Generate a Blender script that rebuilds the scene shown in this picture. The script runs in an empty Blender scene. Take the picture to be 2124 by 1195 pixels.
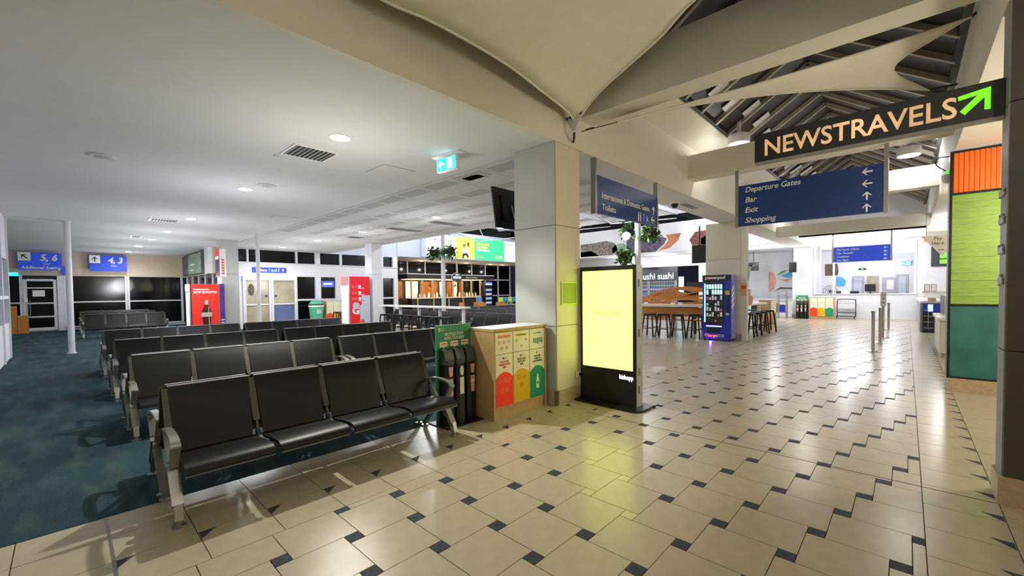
import bpy, bmesh, math, random
from mathutils import Matrix, Vector
random.seed(7)
PI = math.pi
SC = bpy.context.scene
COL = SC.collection

# ------------------------------------------------------------------ camera
CAM_H = 1.57
def make_camera():
    f, pit, rol, cx, cy, yaw = 870.486, 0.02801, -0.01116, 1069.694, 627.459, math.radians(43.0)
    cd = bpy.data.cameras.new('camera'); co = bpy.data.objects.new('camera', cd); COL.objects.link(co)
    R = Vector((math.cos(yaw), math.sin(yaw), 0)); fh = Vector((-math.sin(yaw), math.cos(yaw), 0)); Z = Vector((0, 0, 1))
    F = fh*math.cos(pit) - Z*math.sin(pit); U = fh*math.sin(pit) + Z*math.cos(pit)
    cr, sr = math.cos(rol), math.sin(rol)
    R2 = R*cr + U*sr; U2 = U*cr - R*sr
    m = Matrix((R2, U2, -F)).transposed().to_4x4(); m.translation = Vector((0, 0, CAM_H))
    co.matrix_world = m
    cd.sensor_width = 36; cd.lens = f/2124*36
    cd.shift_x = -(cx-1062)/2124; cd.shift_y = (cy-597.5)/2124
    cd.clip_start = .05; cd.clip_end = 200
    SC.camera = co
make_camera()

# ------------------------------------------------------------------ world (night outside), exposure
w = bpy.data.worlds.new('night'); SC.world = w; w.use_nodes = True
w.node_tree.nodes['Background'].inputs[0].default_value = (.010, .012, .020, 1)
w.node_tree.nodes['Background'].inputs[1].default_value = 1.0
SC.view_settings.view_transform = 'Standard'; SC.view_settings.look = 'None'
SC.view_settings.gamma = 1; SC.view_settings.use_curve_mapping = False
SC.view_settings.exposure = 0.1
SC.cycles.max_bounces = 7; SC.cycles.diffuse_bounces = 5; SC.cycles.glossy_bounces = 4; SC.cycles.transmission_bounces = 4
SC.cycles.sample_clamp_indirect = 4.0
SC.cycles.use_denoising = True

LROOM, LHALL, LCOURT, LSHOP, LFAR = 165, 29, 220, 34, 125     # lamp powers in watts

# ------------------------------------------------------------------ materials
def lin(c):
    if isinstance(c, str):
        c = tuple(int(c[i:i+2], 16)/255 for i in (0, 2, 4))
    return tuple(((v/12.92) if v <= .04045 else ((v+.055)/1.055)**2.4) for v in c)
MATS = {}
def M(name, col='888888', rough=.5, metal=0., spec=.5, noise=.06, nscale=6., bump=0., bscale=40., emit=0., alpha=1., coat=0., stretch=None, transmission=0.):
    if name in MATS: return MATS[name]
    m = bpy.data.materials.new(name); m.use_nodes = True
    nt = m.node_tree; b = nt.nodes['Principled BSDF']; c = lin(col)
    b.inputs['Roughness'].default_value = rough; b.inputs['Metallic'].default_value = metal
    b.inputs['Specular IOR Level'].default_value = spec; b.inputs['Coat Weight'].default_value = coat
    b.inputs['Transmission Weight'].default_value = transmission
    tc = nt.nodes.new('ShaderNodeTexCoord'); mp = nt.nodes.new('ShaderNodeMapping')
    nt.links.new(tc.outputs['Object'], mp.inputs[0])
    if stretch: mp.inputs['Scale'].default_value = stretch
    n = nt.nodes.new('ShaderNodeTexNoise'); n.inputs['Scale'].default_value = nscale; n.inputs['Detail'].default_value = 4
    nt.links.new(mp.outputs[0], n.inputs['Vector'])
    r = nt.nodes.new('ShaderNodeValToRGB')
    r.color_ramp.elements[0].position = .3; r.color_ramp.elements[1].position = .7
    r.color_ramp.elements[0].color = tuple(v*(1-noise) for v in c)+(1,)
    r.color_ramp.elements[1].color = tuple(min(1, v*(1+noise)) for v in c)+(1,)
    nt.links.new(n.outputs['Fac'], r.inputs[0]); nt.links.new(r.outputs[0], b.inputs['Base Color'])
    if bump:
        n2 = nt.nodes.new('ShaderNodeTexNoise'); n2.inputs['Scale'].default_value = bscale; n2.inputs['Detail'].default_value = 3
        nt.links.new(mp.outputs[0], n2.inputs['Vector'])
        bp = nt.nodes.new('ShaderNodeBump'); bp.inputs['Strength'].default_value = bump; bp.inputs['Distance'].default_value = .01
        nt.links.new(n2.outputs['Fac'], bp.inputs['Height']); nt.links.new(bp.outputs[0], b.inputs['Normal'])
    if emit:
        nt.links.new(r.outputs[0], b.inputs['Emission Color']); b.inputs['Emission Strength'].default_value = emit
    b.inputs['Alpha'].default_value = alpha
    MATS[name] = m; return m

M('tile', 'b1a58e', .25, spec=.38, noise=.05, nscale=9, bump=.015, bscale=90)
M('inlay', '44474e', .5, spec=.03, noise=.22, nscale=30)
M('inlay_beige', 'c2b592', .3)
M('grout', '4f4536', .8, spec=.1)
M('steel_strip', '8a8a8c', .35, metal=.8)
M('ceiling_white', 'd9d9d9', .85, noise=.02)
M('ceiling_panel', 'cfcfcf', .85, noise=.03)
M('perforated', 'b4b4b4', .9, noise=.25, nscale=60)
M('cream', 'd9d5c9', .7, noise=.02)
M('cream_wall', 'd0c8b4', .7, noise=.02)
M('beige_wall', 'c9b89f', .8, noise=.03)
M('white_wall', 'dcdde2', .7, noise=.02)
M('pillar_panel', 'b5b8b3', .28, noise=.02, bump=.05, bscale=120)
M('skirt_stone', 'b5a184', .35, noise=.12, nscale=20)
M('roof_dark', '2b2522', .6, noise=.25, nscale=2)
M('rafter', 'a39b8a', .6)
M('frame_kiosk_glow', 'cfe06a', .5); M('insert_kiosk_glow', '8d9a48', .5)  # yellow-green cast of the kiosk screen put into both colours
M('sail', 'e2ded2', .85, noise=.03, bump=.08, bscale=300)
M('black_frame', '121314', .4)
M('dark_joint', '2a2a28', .7)
M('seat_black', '0c0a0d', .42, spec=.28, noise=.15, nscale=60, bump=.05, bscale=300)
M('seat_edge', '8f8f90', .4, metal=.3)
M('alu', 'a9a8a2', .32, metal=.75)
M('alu_dark', '46443d', .4, metal=.6)
M('chrome', 'c9c9c9', .12, metal=1.)
M('white_metal', 'd4d4d8', .4)
M('white_gloss', 'e4e4e6', .3)
M('sign_blue', '1f3f80', .35, noise=.05)
M('sign_blue_lit', '1f3fb0', .4, emit=.55)
M('letter_white', 'f2f2f0', .5)
M('lit_white', 'ffffff', .5, emit=3.0, noise=.01)
M('lit_warm', 'd9b084', .5, emit=.75, noise=.45, nscale=2.2)
M('lit_green', '6fe01a', .5, emit=1.0, noise=.1, nscale=3)
M('downlight', 'fff8ee', .5, emit=22., noise=.01)
M('sign_black', '14110f', .45)
M('green_board', '2f8a5c', .45)
M('black_plastic', '101112', .35)
M('clear_cup', '39403a', .15, spec=.7)
M('cream_print', 'efe3c4', .6)
M('pink_print', 'd9a58c', .6)
M('wood_light', 'b99a6c', .5, noise=.16, nscale=8, stretch=(9, 9, .8))
M('wood_orange', 'c07a2c', .45, noise=.2, nscale=6, stretch=(1, 6, 9))
M('bin_white', 'e6dfc6', .5)
M('bin_red', 'ff3a1c', .45); M('bin_yellow', 'dcae12', .45); M('bin_green', '178a63', .45)
M('text_red', 'd84a2a', .5); M('text_brown', '6b4a08', .5); M('text_green', '2a6b52', .5); M('text_dark', '2c332c', .5); M('text_grey', 'b9b46a', .5)
M('screen_yellow', 'eaff70', .3, emit=2.3, noise=.01)
M('screen_text', '9aa544', .5, emit=.3)
M('silver_case', 'b9bcb8', .35, metal=.35)
M('panel_orange', 'ff7512', .5, noise=.08)
M('panel_green', '86a848', .6, noise=.25, nscale=10, stretch=(1, 1, 14))
M('panel_teal', '2b6a66', .55, noise=.2, nscale=4)
M('grey_column', '8c8b8b', .5, noise=.05)
M('shaded_column', '453f38', .6, noise=.05)  # column front; the weak light on this face is put into the colour
M('vend_blue', '1c2da8', .3, noise=.05)
M('vend_side', '8d93d8', .3, noise=.25, nscale=3)
M('vend_dark', '101624', .3)
M('vend_lit', '9fe6ff', .4, emit=1.8, noise=.15, nscale=12)
M('goods_white', 'e8f0f4', .5); M('goods_pink', 'd86a8c', .5)
M('orange_text', 'ff7030', .5, emit=.8)
M('stool_black', '17181b', .35, metal=.3)
M('table_white', 'dcdcdc', .35)
M('red_panel', 'f22f25', .4, noise=.08)
M('red_panel_deep', 'e8102c', .4, noise=.1)
M('bottle_brown', '4a2214', .2, noise=.3); M('bottle_glass', 'c8b8a8', .2)
M('purple_panel', '5a35a0', .4, noise=.5, nscale=3)
M('fridge_lit', 'cfeef8', .4, emit=1.05, noise=.1, nscale=14)
M('glass_dark', '07080b', .12, spec=.3, noise=.1)
M('glass_frost', 'a59c84', .25, noise=.25, nscale=1.4)
M('glass_frost_blue', '5f6a90', .25, noise=.2, nscale=1.4)
M('glass_clear', 'dfeaf0', .05, alpha=.18, noise=.01)
M('teal_bin', '4fae88', .45)
M('roof_white', 'd5d7de', .8, noise=.03)
M('bulk_grey', 'bcc4d4', .7, noise=.02)
M('led_white', 'f2efff', .5, emit=1.3, noise=.03)
M('led_lime', 'b8f03a', .5, emit=1.2, noise=.15, nscale=2)
M('led_green', '35d878', .5, emit=1.1, noise=.05, nscale=2)
M('led_yellow', 'eaf04a', .5, emit=1.3)
M('led_blue', '4a5ec0', .5, emit=.7)
M('led_grey', '9aa0b0', .5, emit=.6)
M('person_dark', '20343c', .6, emit=.05); M('person_skin', 'b98a70', .6, emit=.3); M('person_pale', 'd6efe8', .6, emit=.6)
M('leaf', '2f5a2a', .5, noise=.4, nscale=30); M('leaf_light', '6f9a3a', .5, noise=.4, nscale=30)
M('basket', '2e2a26', .8)
M('bar_dark', '231c1c', .5); M('bar_wood', 'a8611f', .5, noise=.3); M('bar_glow', 'ffd9a0', .5, emit=2.2, noise=.2)
M('bottle_a', 'f4efe6', .2); M('bottle_b', 'b5762c', .2); M('bottle_c', '3c5a34', .2)
M('lime_chair', 'b7d84a', .5); M('blue_chair', '4a86c4', .5); M('timber_chair', 'b98048', .5, noise=.2)
M('grey_shop', '3a3d46', .5); M('grille', 'c9ced8', .4, metal=.4)
M('mural_a', '7a7068', .7, noise=.8, nscale=7); M('mural_b', 'b9785a', .7, noise=.3, nscale=3)
M('mural_c', '5a5068', .7, noise=.6, nscale=5); M('mural_d', '8aa08a', .7, noise=.2); M('mural_e', '6b4038', .7, noise=.9, nscale=9)
M('mural_white', 'e6e2e6', .6)
M('sky_blue', '4fa6d8', .6, noise=.05); M('mid_blue', '2f6fc8', .6); M('peach', 'e0a88a', .6, noise=.2, nscale=2); M('art_dark', '5a4a38', .6, noise=.8, nscale=14)
M('door_grey', 'a8a4b0', .5); M('lime_screen', '6fe03a', .5, emit=.9)
M('exit_green', '0fb8a0', .5, emit=2.0, noise=.02)
M('exit_cyan', '2fd0f0', .5, emit=2.0, noise=.02)
M('tan_table', 'd8cdbc', .4)
M('yellow_sign', 'd8b010', .45)
M('paper', 'e6e6e6', .6)

def carpet_mat():
    m = bpy.data.materials.new('carpet'); m.use_nodes = True; nt = m.node_tree; b = nt.nodes['Principled BSDF']
    b.inputs['Roughness'].default_value = .95; b.inputs['Specular IOR Level'].default_value = .15
    tc = nt.nodes.new('ShaderNodeTexCoord')
    def noise(scale, stretch, detail=4):
        mp = nt.nodes.new('ShaderNodeMapping'); mp.inputs['Scale'].default_value = stretch
        n = nt.nodes.new('ShaderNodeTexNoise'); n.inputs['Scale'].default_value = scale; n.inputs['Detail'].default_value = detail
        nt.links.new(tc.outputs['Object'], mp.inputs[0]); nt.links.new(mp.outputs[0], n.inputs[0]); return n
    def ramp(n, p0, p1, c0, c1):
        r = nt.nodes.new('ShaderNodeValToRGB'); r.color_ramp.elements[0].position = p0; r.color_ramp.elements[1].position = p1
        r.color_ramp.elements[0].color = lin(c0)+(1,); r.color_ramp.elements[1].color = lin(c1)+(1,)
        nt.links.new(n.outputs['Fac'], r.inputs[0]); return r
    def mix(fac, a, c, typ='MIX'):
        x = nt.nodes.new('ShaderNodeMix'); x.data_type = 'RGBA'; x.blend_type = typ
        if isinstance(fac, float): x.inputs[0].default_value = fac
        else: nt.links.new(fac, x.inputs[0])
        nt.links.new(a, x.inputs[6]); nt.links.new(c, x.inputs[7]); return x.outputs[2]
    base = ramp(noise(.9, (1, 1, 1), 3), .35, .65, '2a414a', '34515b')
    streak = ramp(noise(2.6, (.5, 2.0, 1), 3), .46, .66, '000000', 'd0d0d0')
    light = ramp(noise(3, (1, 1, 1)), .3, .7, '48646b', '52645a')
    c1 = mix(streak.outputs[0], base.outputs[0], light.outputs[0])
    pile = ramp(noise(160, (1, 1, 1), 2), .3, .7, 'a8a8a8', 'ffffff')
    c2 = mix(.85, c1, pile.outputs[0], 'MULTIPLY')
    nt.links.new(c2, b.inputs['Base Color'])
    n = noise(220, (1, 1, 1), 2); bp = nt.nodes.new('ShaderNodeBump'); bp.inputs['Strength'].default_value = .5; bp.inputs['Distance'].default_value = .006
    nt.links.new(n.outputs['Fac'], bp.inputs['Height']); nt.links.new(bp.outputs[0], b.inputs['Normal'])
    MATS['carpet'] = m
carpet_mat()

# ------------------------------------------------------------------ mesh helpers
class MB:
    def __init__(s): s.v = []; s.f = []; s.m = []; s.mi = 0
    def add(s, vs, fs):
        o = len(s.v); s.v += [tuple(p) for p in vs]; s.f += [tuple(o+i for i in f) for f in fs]; s.m += [s.mi]*len(fs); return s
    def box(s, x0, y0, z0, x1, y1, z1):
        if x0 > x1: x0, x1 = x1, x0
        if y0 > y1: y0, y1 = y1, y0
        if z0 > z1: z0, z1 = z1, z0
        return s.add([(x0,y0,z0),(x1,y0,z0),(x1,y1,z0),(x0,y1,z0),(x0,y0,z1),(x1,y0,z1),(x1,y1,z1),(x0,y1,z1)],
                     [(0,3,2,1),(4,5,6,7),(0,1,5,4),(1,2,6,5),(2,3,7,6),(3,0,4,7)])
    def cbox(s, x0, y0, z0, x1, y1, z1, c=.004):
        # box with chamfered vertical and top edges
        return s.prism([(x0+c,y0),(x1-c,y0),(x1,y0+c),(x1,y1-c),(x1-c,y1),(x0+c,y1),(x0,y1-c),(x0,y0+c)], 'z', z0, z1)
    def prism(s, poly, ax, a, b):
        n = len(poly)
        P = {'x': lambda p, h: (h, p[0], p[1]), 'y': lambda p, h: (p[0], h, p[1]), 'z': lambda p, h: (p[0], p[1], h)}[ax]
        area = sum(poly[i][0]*poly[(i+1)%n][1]-poly[(i+1)%n][0]*poly[i][1] for i in range(n))
        if (area < 0) != (ax == 'y'): poly = poly[::-1]
        if a > b: a, b = b, a
        vs = [P(p, a) for p in poly]+[P(p, b) for p in poly]
        fs = [tuple(range(n))[::-1], tuple(range(n, 2*n))]+[(i, (i+1)%n, n+(i+1)%n, n+i) for i in range(n)]
        return s.add(vs, fs)
    def tube(s, pts, r, n=8, cap=True):
        pts = [Vector(p) for p in pts]; rs = r if isinstance(r, (list, tuple)) else [r]*len(pts)
        vs = []; fs = []
        up = None
        for i, p in enumerate(pts):
            d = (pts[min(i+1, len(pts)-1)]-pts[max(i-1, 0)]).normalized()
            if up is None:
                up = Vector((0, 0, 1)) if abs(d.z) < .9 else Vector((1, 0, 0))
            a = d.cross(up); 
            if a.length < 1e-5: a = d.cross(Vector((0, 1, 0)))
            a.normalize(); b = a.cross(d).normalized(); up = b
            for k in range(n):
                t = 2*PI*k/n; vs.append(p+a*(math.cos(t)*rs[i])+b*(math.sin(t)*rs[i]))
        for i in range(len(pts)-1):
            for k in range(n):
                fs.append((i*n+k, i*n+(k+1)%n, (i+1)*n+(k+1)%n, (i+1)*n+k))
        if cap: fs += [tuple(range(n))[::-1], tuple((len(pts)-1)*n+k for k in range(n))]
        return s.add(vs, fs)
    def bar(s, p, q, w, h):
        # rectangular bar from p to q, w across, h high
        p = Vector(p); q = Vector(q); d = (q-p).normalized(); up = Vector((0, 0, 1)) if abs(d.z) < .95 else Vector((0, 1, 0))
        a = d.cross(up).normalized()*(w/2); b = a.cross(d).normalized()*(h/2)
        vs = [p-a-b, p+a-b, p+a+b, p-a+b, q-a-b, q+a-b, q+a+b, q-a+b]
        return s.add(vs, [(3,2,1,0),(4,5,6,7),(0,1,5,4),(1,2,6,5),(2,3,7,6),(3,0,4,7)])
    def lathe(s, prof, c=(0, 0), n=16):
        vs = []; fs = []
        for r, z in prof:
            for k in range(n): vs.append((c[0]+r*math.cos(2*PI*k/n), c[1]+r*math.sin(2*PI*k/n), z))
        for i in range(len(prof)-1):
            for k in range(n): fs.append((i*n+k, i*n+(k+1)%n, (i+1)*n+(k+1)%n, (i+1)*n+k))
        fs += [tuple(range(n))[::-1], tuple((len(prof)-1)*n+k for k in range(n))]
        return s.add(vs, fs)
    def disc(s, c, r, z0, z1, n=20, ax='z', ry=None):
        ry = ry or r
        return s.prism([(c[0]+r*math.cos(2*PI*k/n), c[1]+ry*math.sin(2*PI*k/n)) for k in range(n)], ax, z0, z1)
    def sheet(s, prof, y0, y1, th, y0b=None, y1b=None):
        # solid strip: profile in (x,z), swept over y (tapered from y0,y1 at first point to y0b,y1b at last)
        n = len(prof); y0b = y0 if y0b is None else y0b; y1b = y1 if y1b is None else y1b
        top = []; bot = []
        for i, (x, z) in enumerate(prof):
            a = prof[max(i-1, 0)]; b = prof[min(i+1, n-1)]; dx, dz = b[0]-a[0], b[1]-a[1]; L = math.hypot(dx, dz) or 1
            bot.append((x+dz/L*th, z-dx/L*th)); top.append((x, z))
        vs = []
        for i in range(n):
            t = i/(n-1); ya = y0+(y0b-y0)*t; yb = y1+(y1b-y1)*t
            vs += [(top[i][0], ya, top[i][1]), (top[i][0], yb, top[i][1]), (bot[i][0], yb, bot[i][1]), (bot[i][0], ya, bot[i][1])]
        fs = [(0,1,2,3), tuple((n-1)*4+k for k in (3,2,1,0))]
        for i in range(n-1):
            for k in range(4):
                fs.append((i*4+k, (i+1)*4+k, (i+1)*4+(k+1)%4, i*4+(k+1)%4))
        return s.add(vs, fs)
    def mesh(s, name, mats, smooth=False):
        me = bpy.data.meshes.new(name); me.from_pydata(s.v, [], s.f)
        for m in (mats if isinstance(mats, (list, tuple)) else [mats]): me.materials.append(MATS[m])
        if max(s.m, default=0): me.polygons.foreach_set('material_index', s.m)
        bm = bmesh.new(); bm.from_mesh(me); bmesh.ops.recalc_face_normals(bm, faces=bm.faces); bm.to_mesh(me); bm.free()
        if smooth:
            me.polygons.foreach_set('use_smooth', [True]*len(me.polygons)); me.set_sharp_from_angle(angle=math.radians(38))
        me.update(); return me
    def build(s, name, mats, parent=None, loc=(0, 0, 0), rz=0, smooth=False):
        return link(name, s.mesh(name, mats, smooth), parent, loc, rz)

def link(name, data, parent=None, loc=(0, 0, 0), rz=0):
    o = bpy.data.objects.new(name, data); COL.objects.link(o); o.location = loc; o.rotation_euler = (0, 0, rz)
    if parent: o.parent = parent
    return o
def tag(o, label=None, cat=None, group=None, kind=None):
    if label: o['label'] = label
    if cat: o['category'] = cat
    if group: o['group'] = group
    if kind: o['kind'] = kind
    return o
def thing(name, label, cat, loc=(0, 0, 0), rz=0, group=None, kind=None):
    return tag(link(name, None, None, loc, rz), label, cat, group, kind)
def struct(name, mb, mat, label, parent=None, smooth=False):
    o = mb.build(name, mat, parent, smooth=smooth)
    if not parent: tag(o, label, None, None, 'structure')
    return o
def copy_tree(o, parent=None):
    c = o.copy(); COL.objects.link(c); c.parent = parent
    for ch in o.children: copy_tree(ch, c)
    return c
def box(name, mat, parent, *a): return MB().box(*a).build(name, mat, parent)

FACE = {'-Y': (PI/2, 0, 0), '+X': (PI/2, 0, PI/2), '-X': (PI/2, 0, -PI/2), '+Y': (PI/2, 0, PI), '+Z': (0, 0, 0)}
def text(body, parent, mat, loc, face, h, w=None, align='L', shear=0., bold=0., ext=.003, name='lettering', spin=0.):
    cu = bpy.data.curves.new('t', 'FONT'); cu.body = body; cu.size = 1; cu.shear = shear; cu.offset = bold; cu.extrude = 0; cu.resolution_u = 3
    cu.space_line = .95
    if '\n' in body: cu.align_x = 'CENTER' if align == 'C' else 'LEFT'
    t = bpy.data.objects.new('t', cu); COL.objects.link(t)
    bpy.context.view_layer.update()
    me = bpy.data.meshes.new_from_object(t.evaluated_get(bpy.context.evaluated_depsgraph_get()))
    bpy.data.objects.remove(t); bpy.data.curves.remove(cu)
    xs = [v.co.x for v in me.vertices]; x0, x1 = min(xs), max(xs)
    sy = h/.73; sx = sy if not w else w/(x1-x0)
    off = {'L': x0, 'C': (x0+x1)/2, 'R': x1}[align]
    c, s = math.cos(spin), math.sin(spin)
    for v in me.vertices:
        a, b = (v.co.x-off)*sx, v.co.y*sy
        v.co = (a*c-b*s, a*s+b*c, v.co.z)
    bm = bmesh.new(); bm.from_mesh(me); bmesh.ops.remove_doubles(bm, verts=bm.verts, dist=1e-5)
    bmesh.ops.recalc_face_normals(bm, faces=bm.faces)
    r = bmesh.ops.extrude_face_region(bm, geom=bm.faces[:])
    bmesh.ops.translate(bm, verts=[g for g in r['geom'] if isinstance(g, bmesh.types.BMVert)], vec=(0, 0, ext))
    bmesh.ops.recalc_face_normals(bm, faces=bm.faces)
    bm.to_mesh(me); bm.free()
    me.materials.clear(); me.materials.append(MATS[mat])
    o = link(name, me, parent, loc); o.rotation_euler = FACE[face]
    return o
def flat(poly, parent, mat, loc, face, th=.003, name='print'):
    # thin printed or cut shape drawn in the sign plane
    me = MB().prism(poly, 'z', 0, th).mesh(name, mat)
    o = link(name, me, parent, loc); o.rotation_euler = FACE[face]; return o
def rect(x0, y0, x1, y1): return [(x0, y0), (x1, y0), (x1, y1), (x0, y1)]
def ell(cx, cy, rx, ry, n=20): return [(cx+rx*math.cos(2*PI*k/n), cy+ry*math.sin(2*PI*k/n)) for k in range(n)]
def arrow(cx, cy, s, d):
    # arrow glyph; d = 'L','U','UL'
    P = [(-.5,0),(-.08,.42),(.06,.42),(-.2,.09),(.5,.09),(.5,-.09),(-.2,-.09),(.06,-.42),(-.08,-.42)]
    a = {'L': 0, 'U': -PI/2, 'UL': -PI/4, 'R': PI, 'UR': -3*PI/4}[d]
    return [(cx+s*(x*math.cos(a)-y*math.sin(a)), cy+s*(x*math.sin(a)+y*math.cos(a))) for x, y in P]
def lamp(loc, power, col=(1, .93, .84), parent=None, r=.1, kind='POINT', spot=2.6, rot=(0, 0, 0), blend=.6):
    l = bpy.data.lights.new('lamp_light', kind); l.energy = power; l.color = col
    if kind == 'AREA': l.shape = 'DISK'; l.size = r*2
    else: l.shadow_soft_size = r
    if kind == 'SPOT': l.spot_size = spot; l.spot_blend = blend
    o = bpy.data.objects.new('lamp_light', l); COL.objects.link(o); o.location = loc; o.rotation_euler = rot
    if parent: o.parent = parent
    return o
def spline(pts, n):
    # Catmull-Rom through 2D/3D points
    out = []; P = [Vector(p) for p in pts]; P = [P[0]*2-P[1]]+P+[P[-1]*2-P[-2]]
    for i in range(1, len(P)-2):
        for k in range(n):
            t = k/n; a, b, c, d = P[i-1], P[i], P[i+1], P[i+2]
            out.append(tuple(.5*((2*b)+(c-a)*t+(2*a-5*b+4*c-d)*t*t+(3*b-a-3*c+d)*t**3)))
    out.append(tuple(P[-2])); return out
C = 3.57      # ceiling height of the waiting room and soffits
# ================================================================== FLOOR
Y0, Y1 = -3.2, 27.2
def view(x, y):
    # distance and whether a floor point falls inside the frame (plain pinhole with the camera's own heading)
    a = math.radians(43.0); X = x*math.cos(a)+y*math.sin(a); D = -x*math.sin(a)+y*math.cos(a)
    if D < .6: return None
    px = 1062+870*X/D; py = 600+870*CAM_H/D
    return math.hypot(X, D) if -60 < px < 2190 and py < 1290 else None
FL = struct('floor', MB().box(-3.99, Y0, -.2, 3.6, Y1, -.012), 'grout', 'beige tiled concourse floor with dark inlays')
G = .0025; TA, TB = .400, .0955; D0 = (-1.894, 2.328)
tiles, inl = [], []
def put(lst, x0, y0, x1, y1, mat):
    if x1-x0 > .012 and y1-y0 > .012: lst.append((x0+G, y0+G, x1-G, y1-G, mat))
XL, XR = -3.0, .10
for i in range(-90, 91):
    for j in range(-90, 91):
        cx = D0[0]+i*TA+j*TB; cy = D0[1]-i*TB+j*TA
        if not (-3.8 < cx < .9 and Y0-.6 < cy < Y1+.6): continue
        ax, ay = cx-TB/2, cy-TA-TB/2
        put(tiles, max(ax, XL), max(ay, Y0), min(ax+TA, XR), min(ay+TA, Y1), 'tile')
        put(inl, max(cx-TB/2, XL), max(cy-TB/2, Y0), min(cx+TB/2, XR), min(cy+TB/2, Y1),
            'inlay_beige' if (i, j) in ((0,1),(0,2),(-1,2),(-1,3),(-2,3),(1,1)) else 'inlay')
tri = []
k = 0; y = -3.2+.0
ys = [1.36+.405*n for n in range(-11, 64)]
for y in ys:
    for xa, xb in ((-4.12, -3.76), (-3.76, -3.4), (-3.4, -3.0), (.10, .50)):
        put(tiles, xa, y, xb, y+.405, 'tile')
    tri.append(((-3.395, y+.004), (-3.395, y+.10), (-3.295, y+.004)))
    tri.append(((.495, y+.10), (.495, y+.004), (.395, y+.10)))
for n in range(0, 60):
    y = Y0+n*.5
    for q in range(5): put(tiles, .5+q*.6, y, .5+q*.6+.6, y+.5, 'tile')
_mc = {}
def tile_mesh(w_, d_, mat):
    k = (round(w_, 3), round(d_, 3), mat)
    if k not in _mc: _mc[k] = MB().prism([(0, 0), (w_, 0), (w_, d_), (0, d_)], 'z', -.0115, 0).mesh('tile', mat)
    return _mc[k]
def lay(lst, name, nmax):
    L = []
    for t in lst:
        d = view((t[0]+t[2])/2, (t[1]+t[3])/2)
        L.append((d if d else 1e3, t))
    L.sort(key=lambda q: q[0])
    rest = {}
    for k, (d, t) in enumerate(L):
        if k < nmax and d < 900: link(name, tile_mesh(t[2]-t[0], t[3]-t[1], t[4]), FL, (t[0], t[1], 0))
        else: rest.setdefault(t[4], MB()).box(t[0], t[1], -.0115, t[2], t[3], 0)
    for m, b in rest.items():
        tag(b.build('far_'+name+'s', m, FL), kind='stuff')
lay(tiles, 'tile', 298); lay(inl, 'inlay', 250)
T = MB()
for k, t in enumerate(sorted(tri, key=lambda t: view(*t[0]) or 1e3)):
    if k < 48: MB().prism(list(t), 'z', -.0112, .0008).build('triangular_inlay', 'inlay', FL)
    else: T.prism(list(t), 'z', -.0112, .0008)
tag(T.build('far_triangular_inlays', 'inlay', FL), kind='stuff')
box('expansion_joint', 'steel_strip', FL, -4.12, .142, -.01, -3.0, .160, .001)
box('expansion_joint', 'dark_joint', FL, -3.0, 4.525, -.01, .5, 4.535, .001)
struct('floor_carpet', MB().box(-28.2, -3.2, -.2, -4.123, 5.6, .002), 'carpet', 'blue green patterned carpet of the waiting room')
cf = MB()
for a in range(28):
    for b in range(36):
        x = -28.2+a*.86; y = 5.602+b*.6
        if x < -4.2: cf.box(x+.003, y+.003, -.01, min(x+.857, -4.123), y+.597, 0)
FC = struct('floor_court', MB().box(-28.2, 5.6, -.2, -3.99, 30, -.012), 'grout', 'pale tiled food court floor')
tag(cf.build('court_tiles', 'tile', FC), kind='stuff')
struct('floor_office', MB().box(-3.985, 27.21, -.2, 3.6, 33, 0), 'tile', 'pale floor behind the far counter')

# ================================================================== WAITING ROOM CEILING AND WALLS
CE = struct('ceiling', MB().box(-28.2, -3.2, C, -4.24, 4.6, C+.2), 'ceiling_white', 'flat white ceiling over the waiting seats')
CP = struct('ceiling_panels', MB().box(-28.2, 4.62, C+.012, -4.24, 9.05, C+.2), 'dark_joint', 'ribbed white ceiling panels over the second seat row')
for a in range(27):
    for b in range(5):
        x1 = -4.25-a*.885; y0 = 4.63+b*.884
        MB().box(x1-.875, y0, C, x1, y0+.872, C+.012).build('ceiling_panel', 'ceiling_panel', CP)
        if a < 12:
            for q in range(1): MB().box(x1-.80, y0+.10, C-.004, x1-.08, y0+.42, C).build('perforated_strip', 'perforated', CP)
box('ceiling_edge', 'ceiling_white', CP, -28.2, 9.05, C-.02, -4.24, 9.15, C+.5)
# west end wall at x=-28
W = -28.0
ww = struct('wall_west', MB().box(W-.2, -3.2, 2.47, W, 4.3, C), 'beige_wall', 'beige bulkhead wall at the far end of the waiting room')
box('lower_wall', 'white_metal', ww, W-.2, -3.2, 0, W-.02, 4.3, .12)
box('side_wall', 'beige_wall', ww, W-.2, -3.2, .12, W-.02, -2.6, 2.47)
# dark night windows in the west wall
for n, (a, b) in enumerate(((-2.6, -1.30), (.02, 2.04), (2.12, 4.2))):
    wn = thing('window_%d' % (n+1), 'dark night window in the far end wall', None, (W, 0, 0), kind='structure')
    box('pane', 'glass_dark', wn, -.06, a, .12, -.04, b, 2.45)
    for z in (.14, 1.27): box('transom', 'white_metal', wn, -.06, a, z-.03, .03, b, z+.03)
    for y in (a, b): box('mullion', 'white_metal', wn, -.06, y-.045, .12, .04, y+.045, 2.47)
d1 = thing('door_1', 'white framed glass door under the gates 5, 6 sign', None, (W, 0, 0), kind='structure')
for y0, y1 in ((-1.25, -1.13), (-.36, -.26)): box('stile', 'white_metal', d1, -.05, y0, .05, .05, y1, 2.3)
box('post', 'white_metal', d1, -.05, -.24, 0, .08, -.03, 2.47)
for z0, z1 in ((.05, .17), (.62, .68), (1.22, 1.28), (1.9, 1.95), (2.22, 2.32)): box('rail', 'white_metal', d1, -.05, -1.13, z0, .05, -.36, z1)
box('pane', 'glass_dark', d1, -.04, -1.13, .17, -.02, -.36, 2.22)
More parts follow.
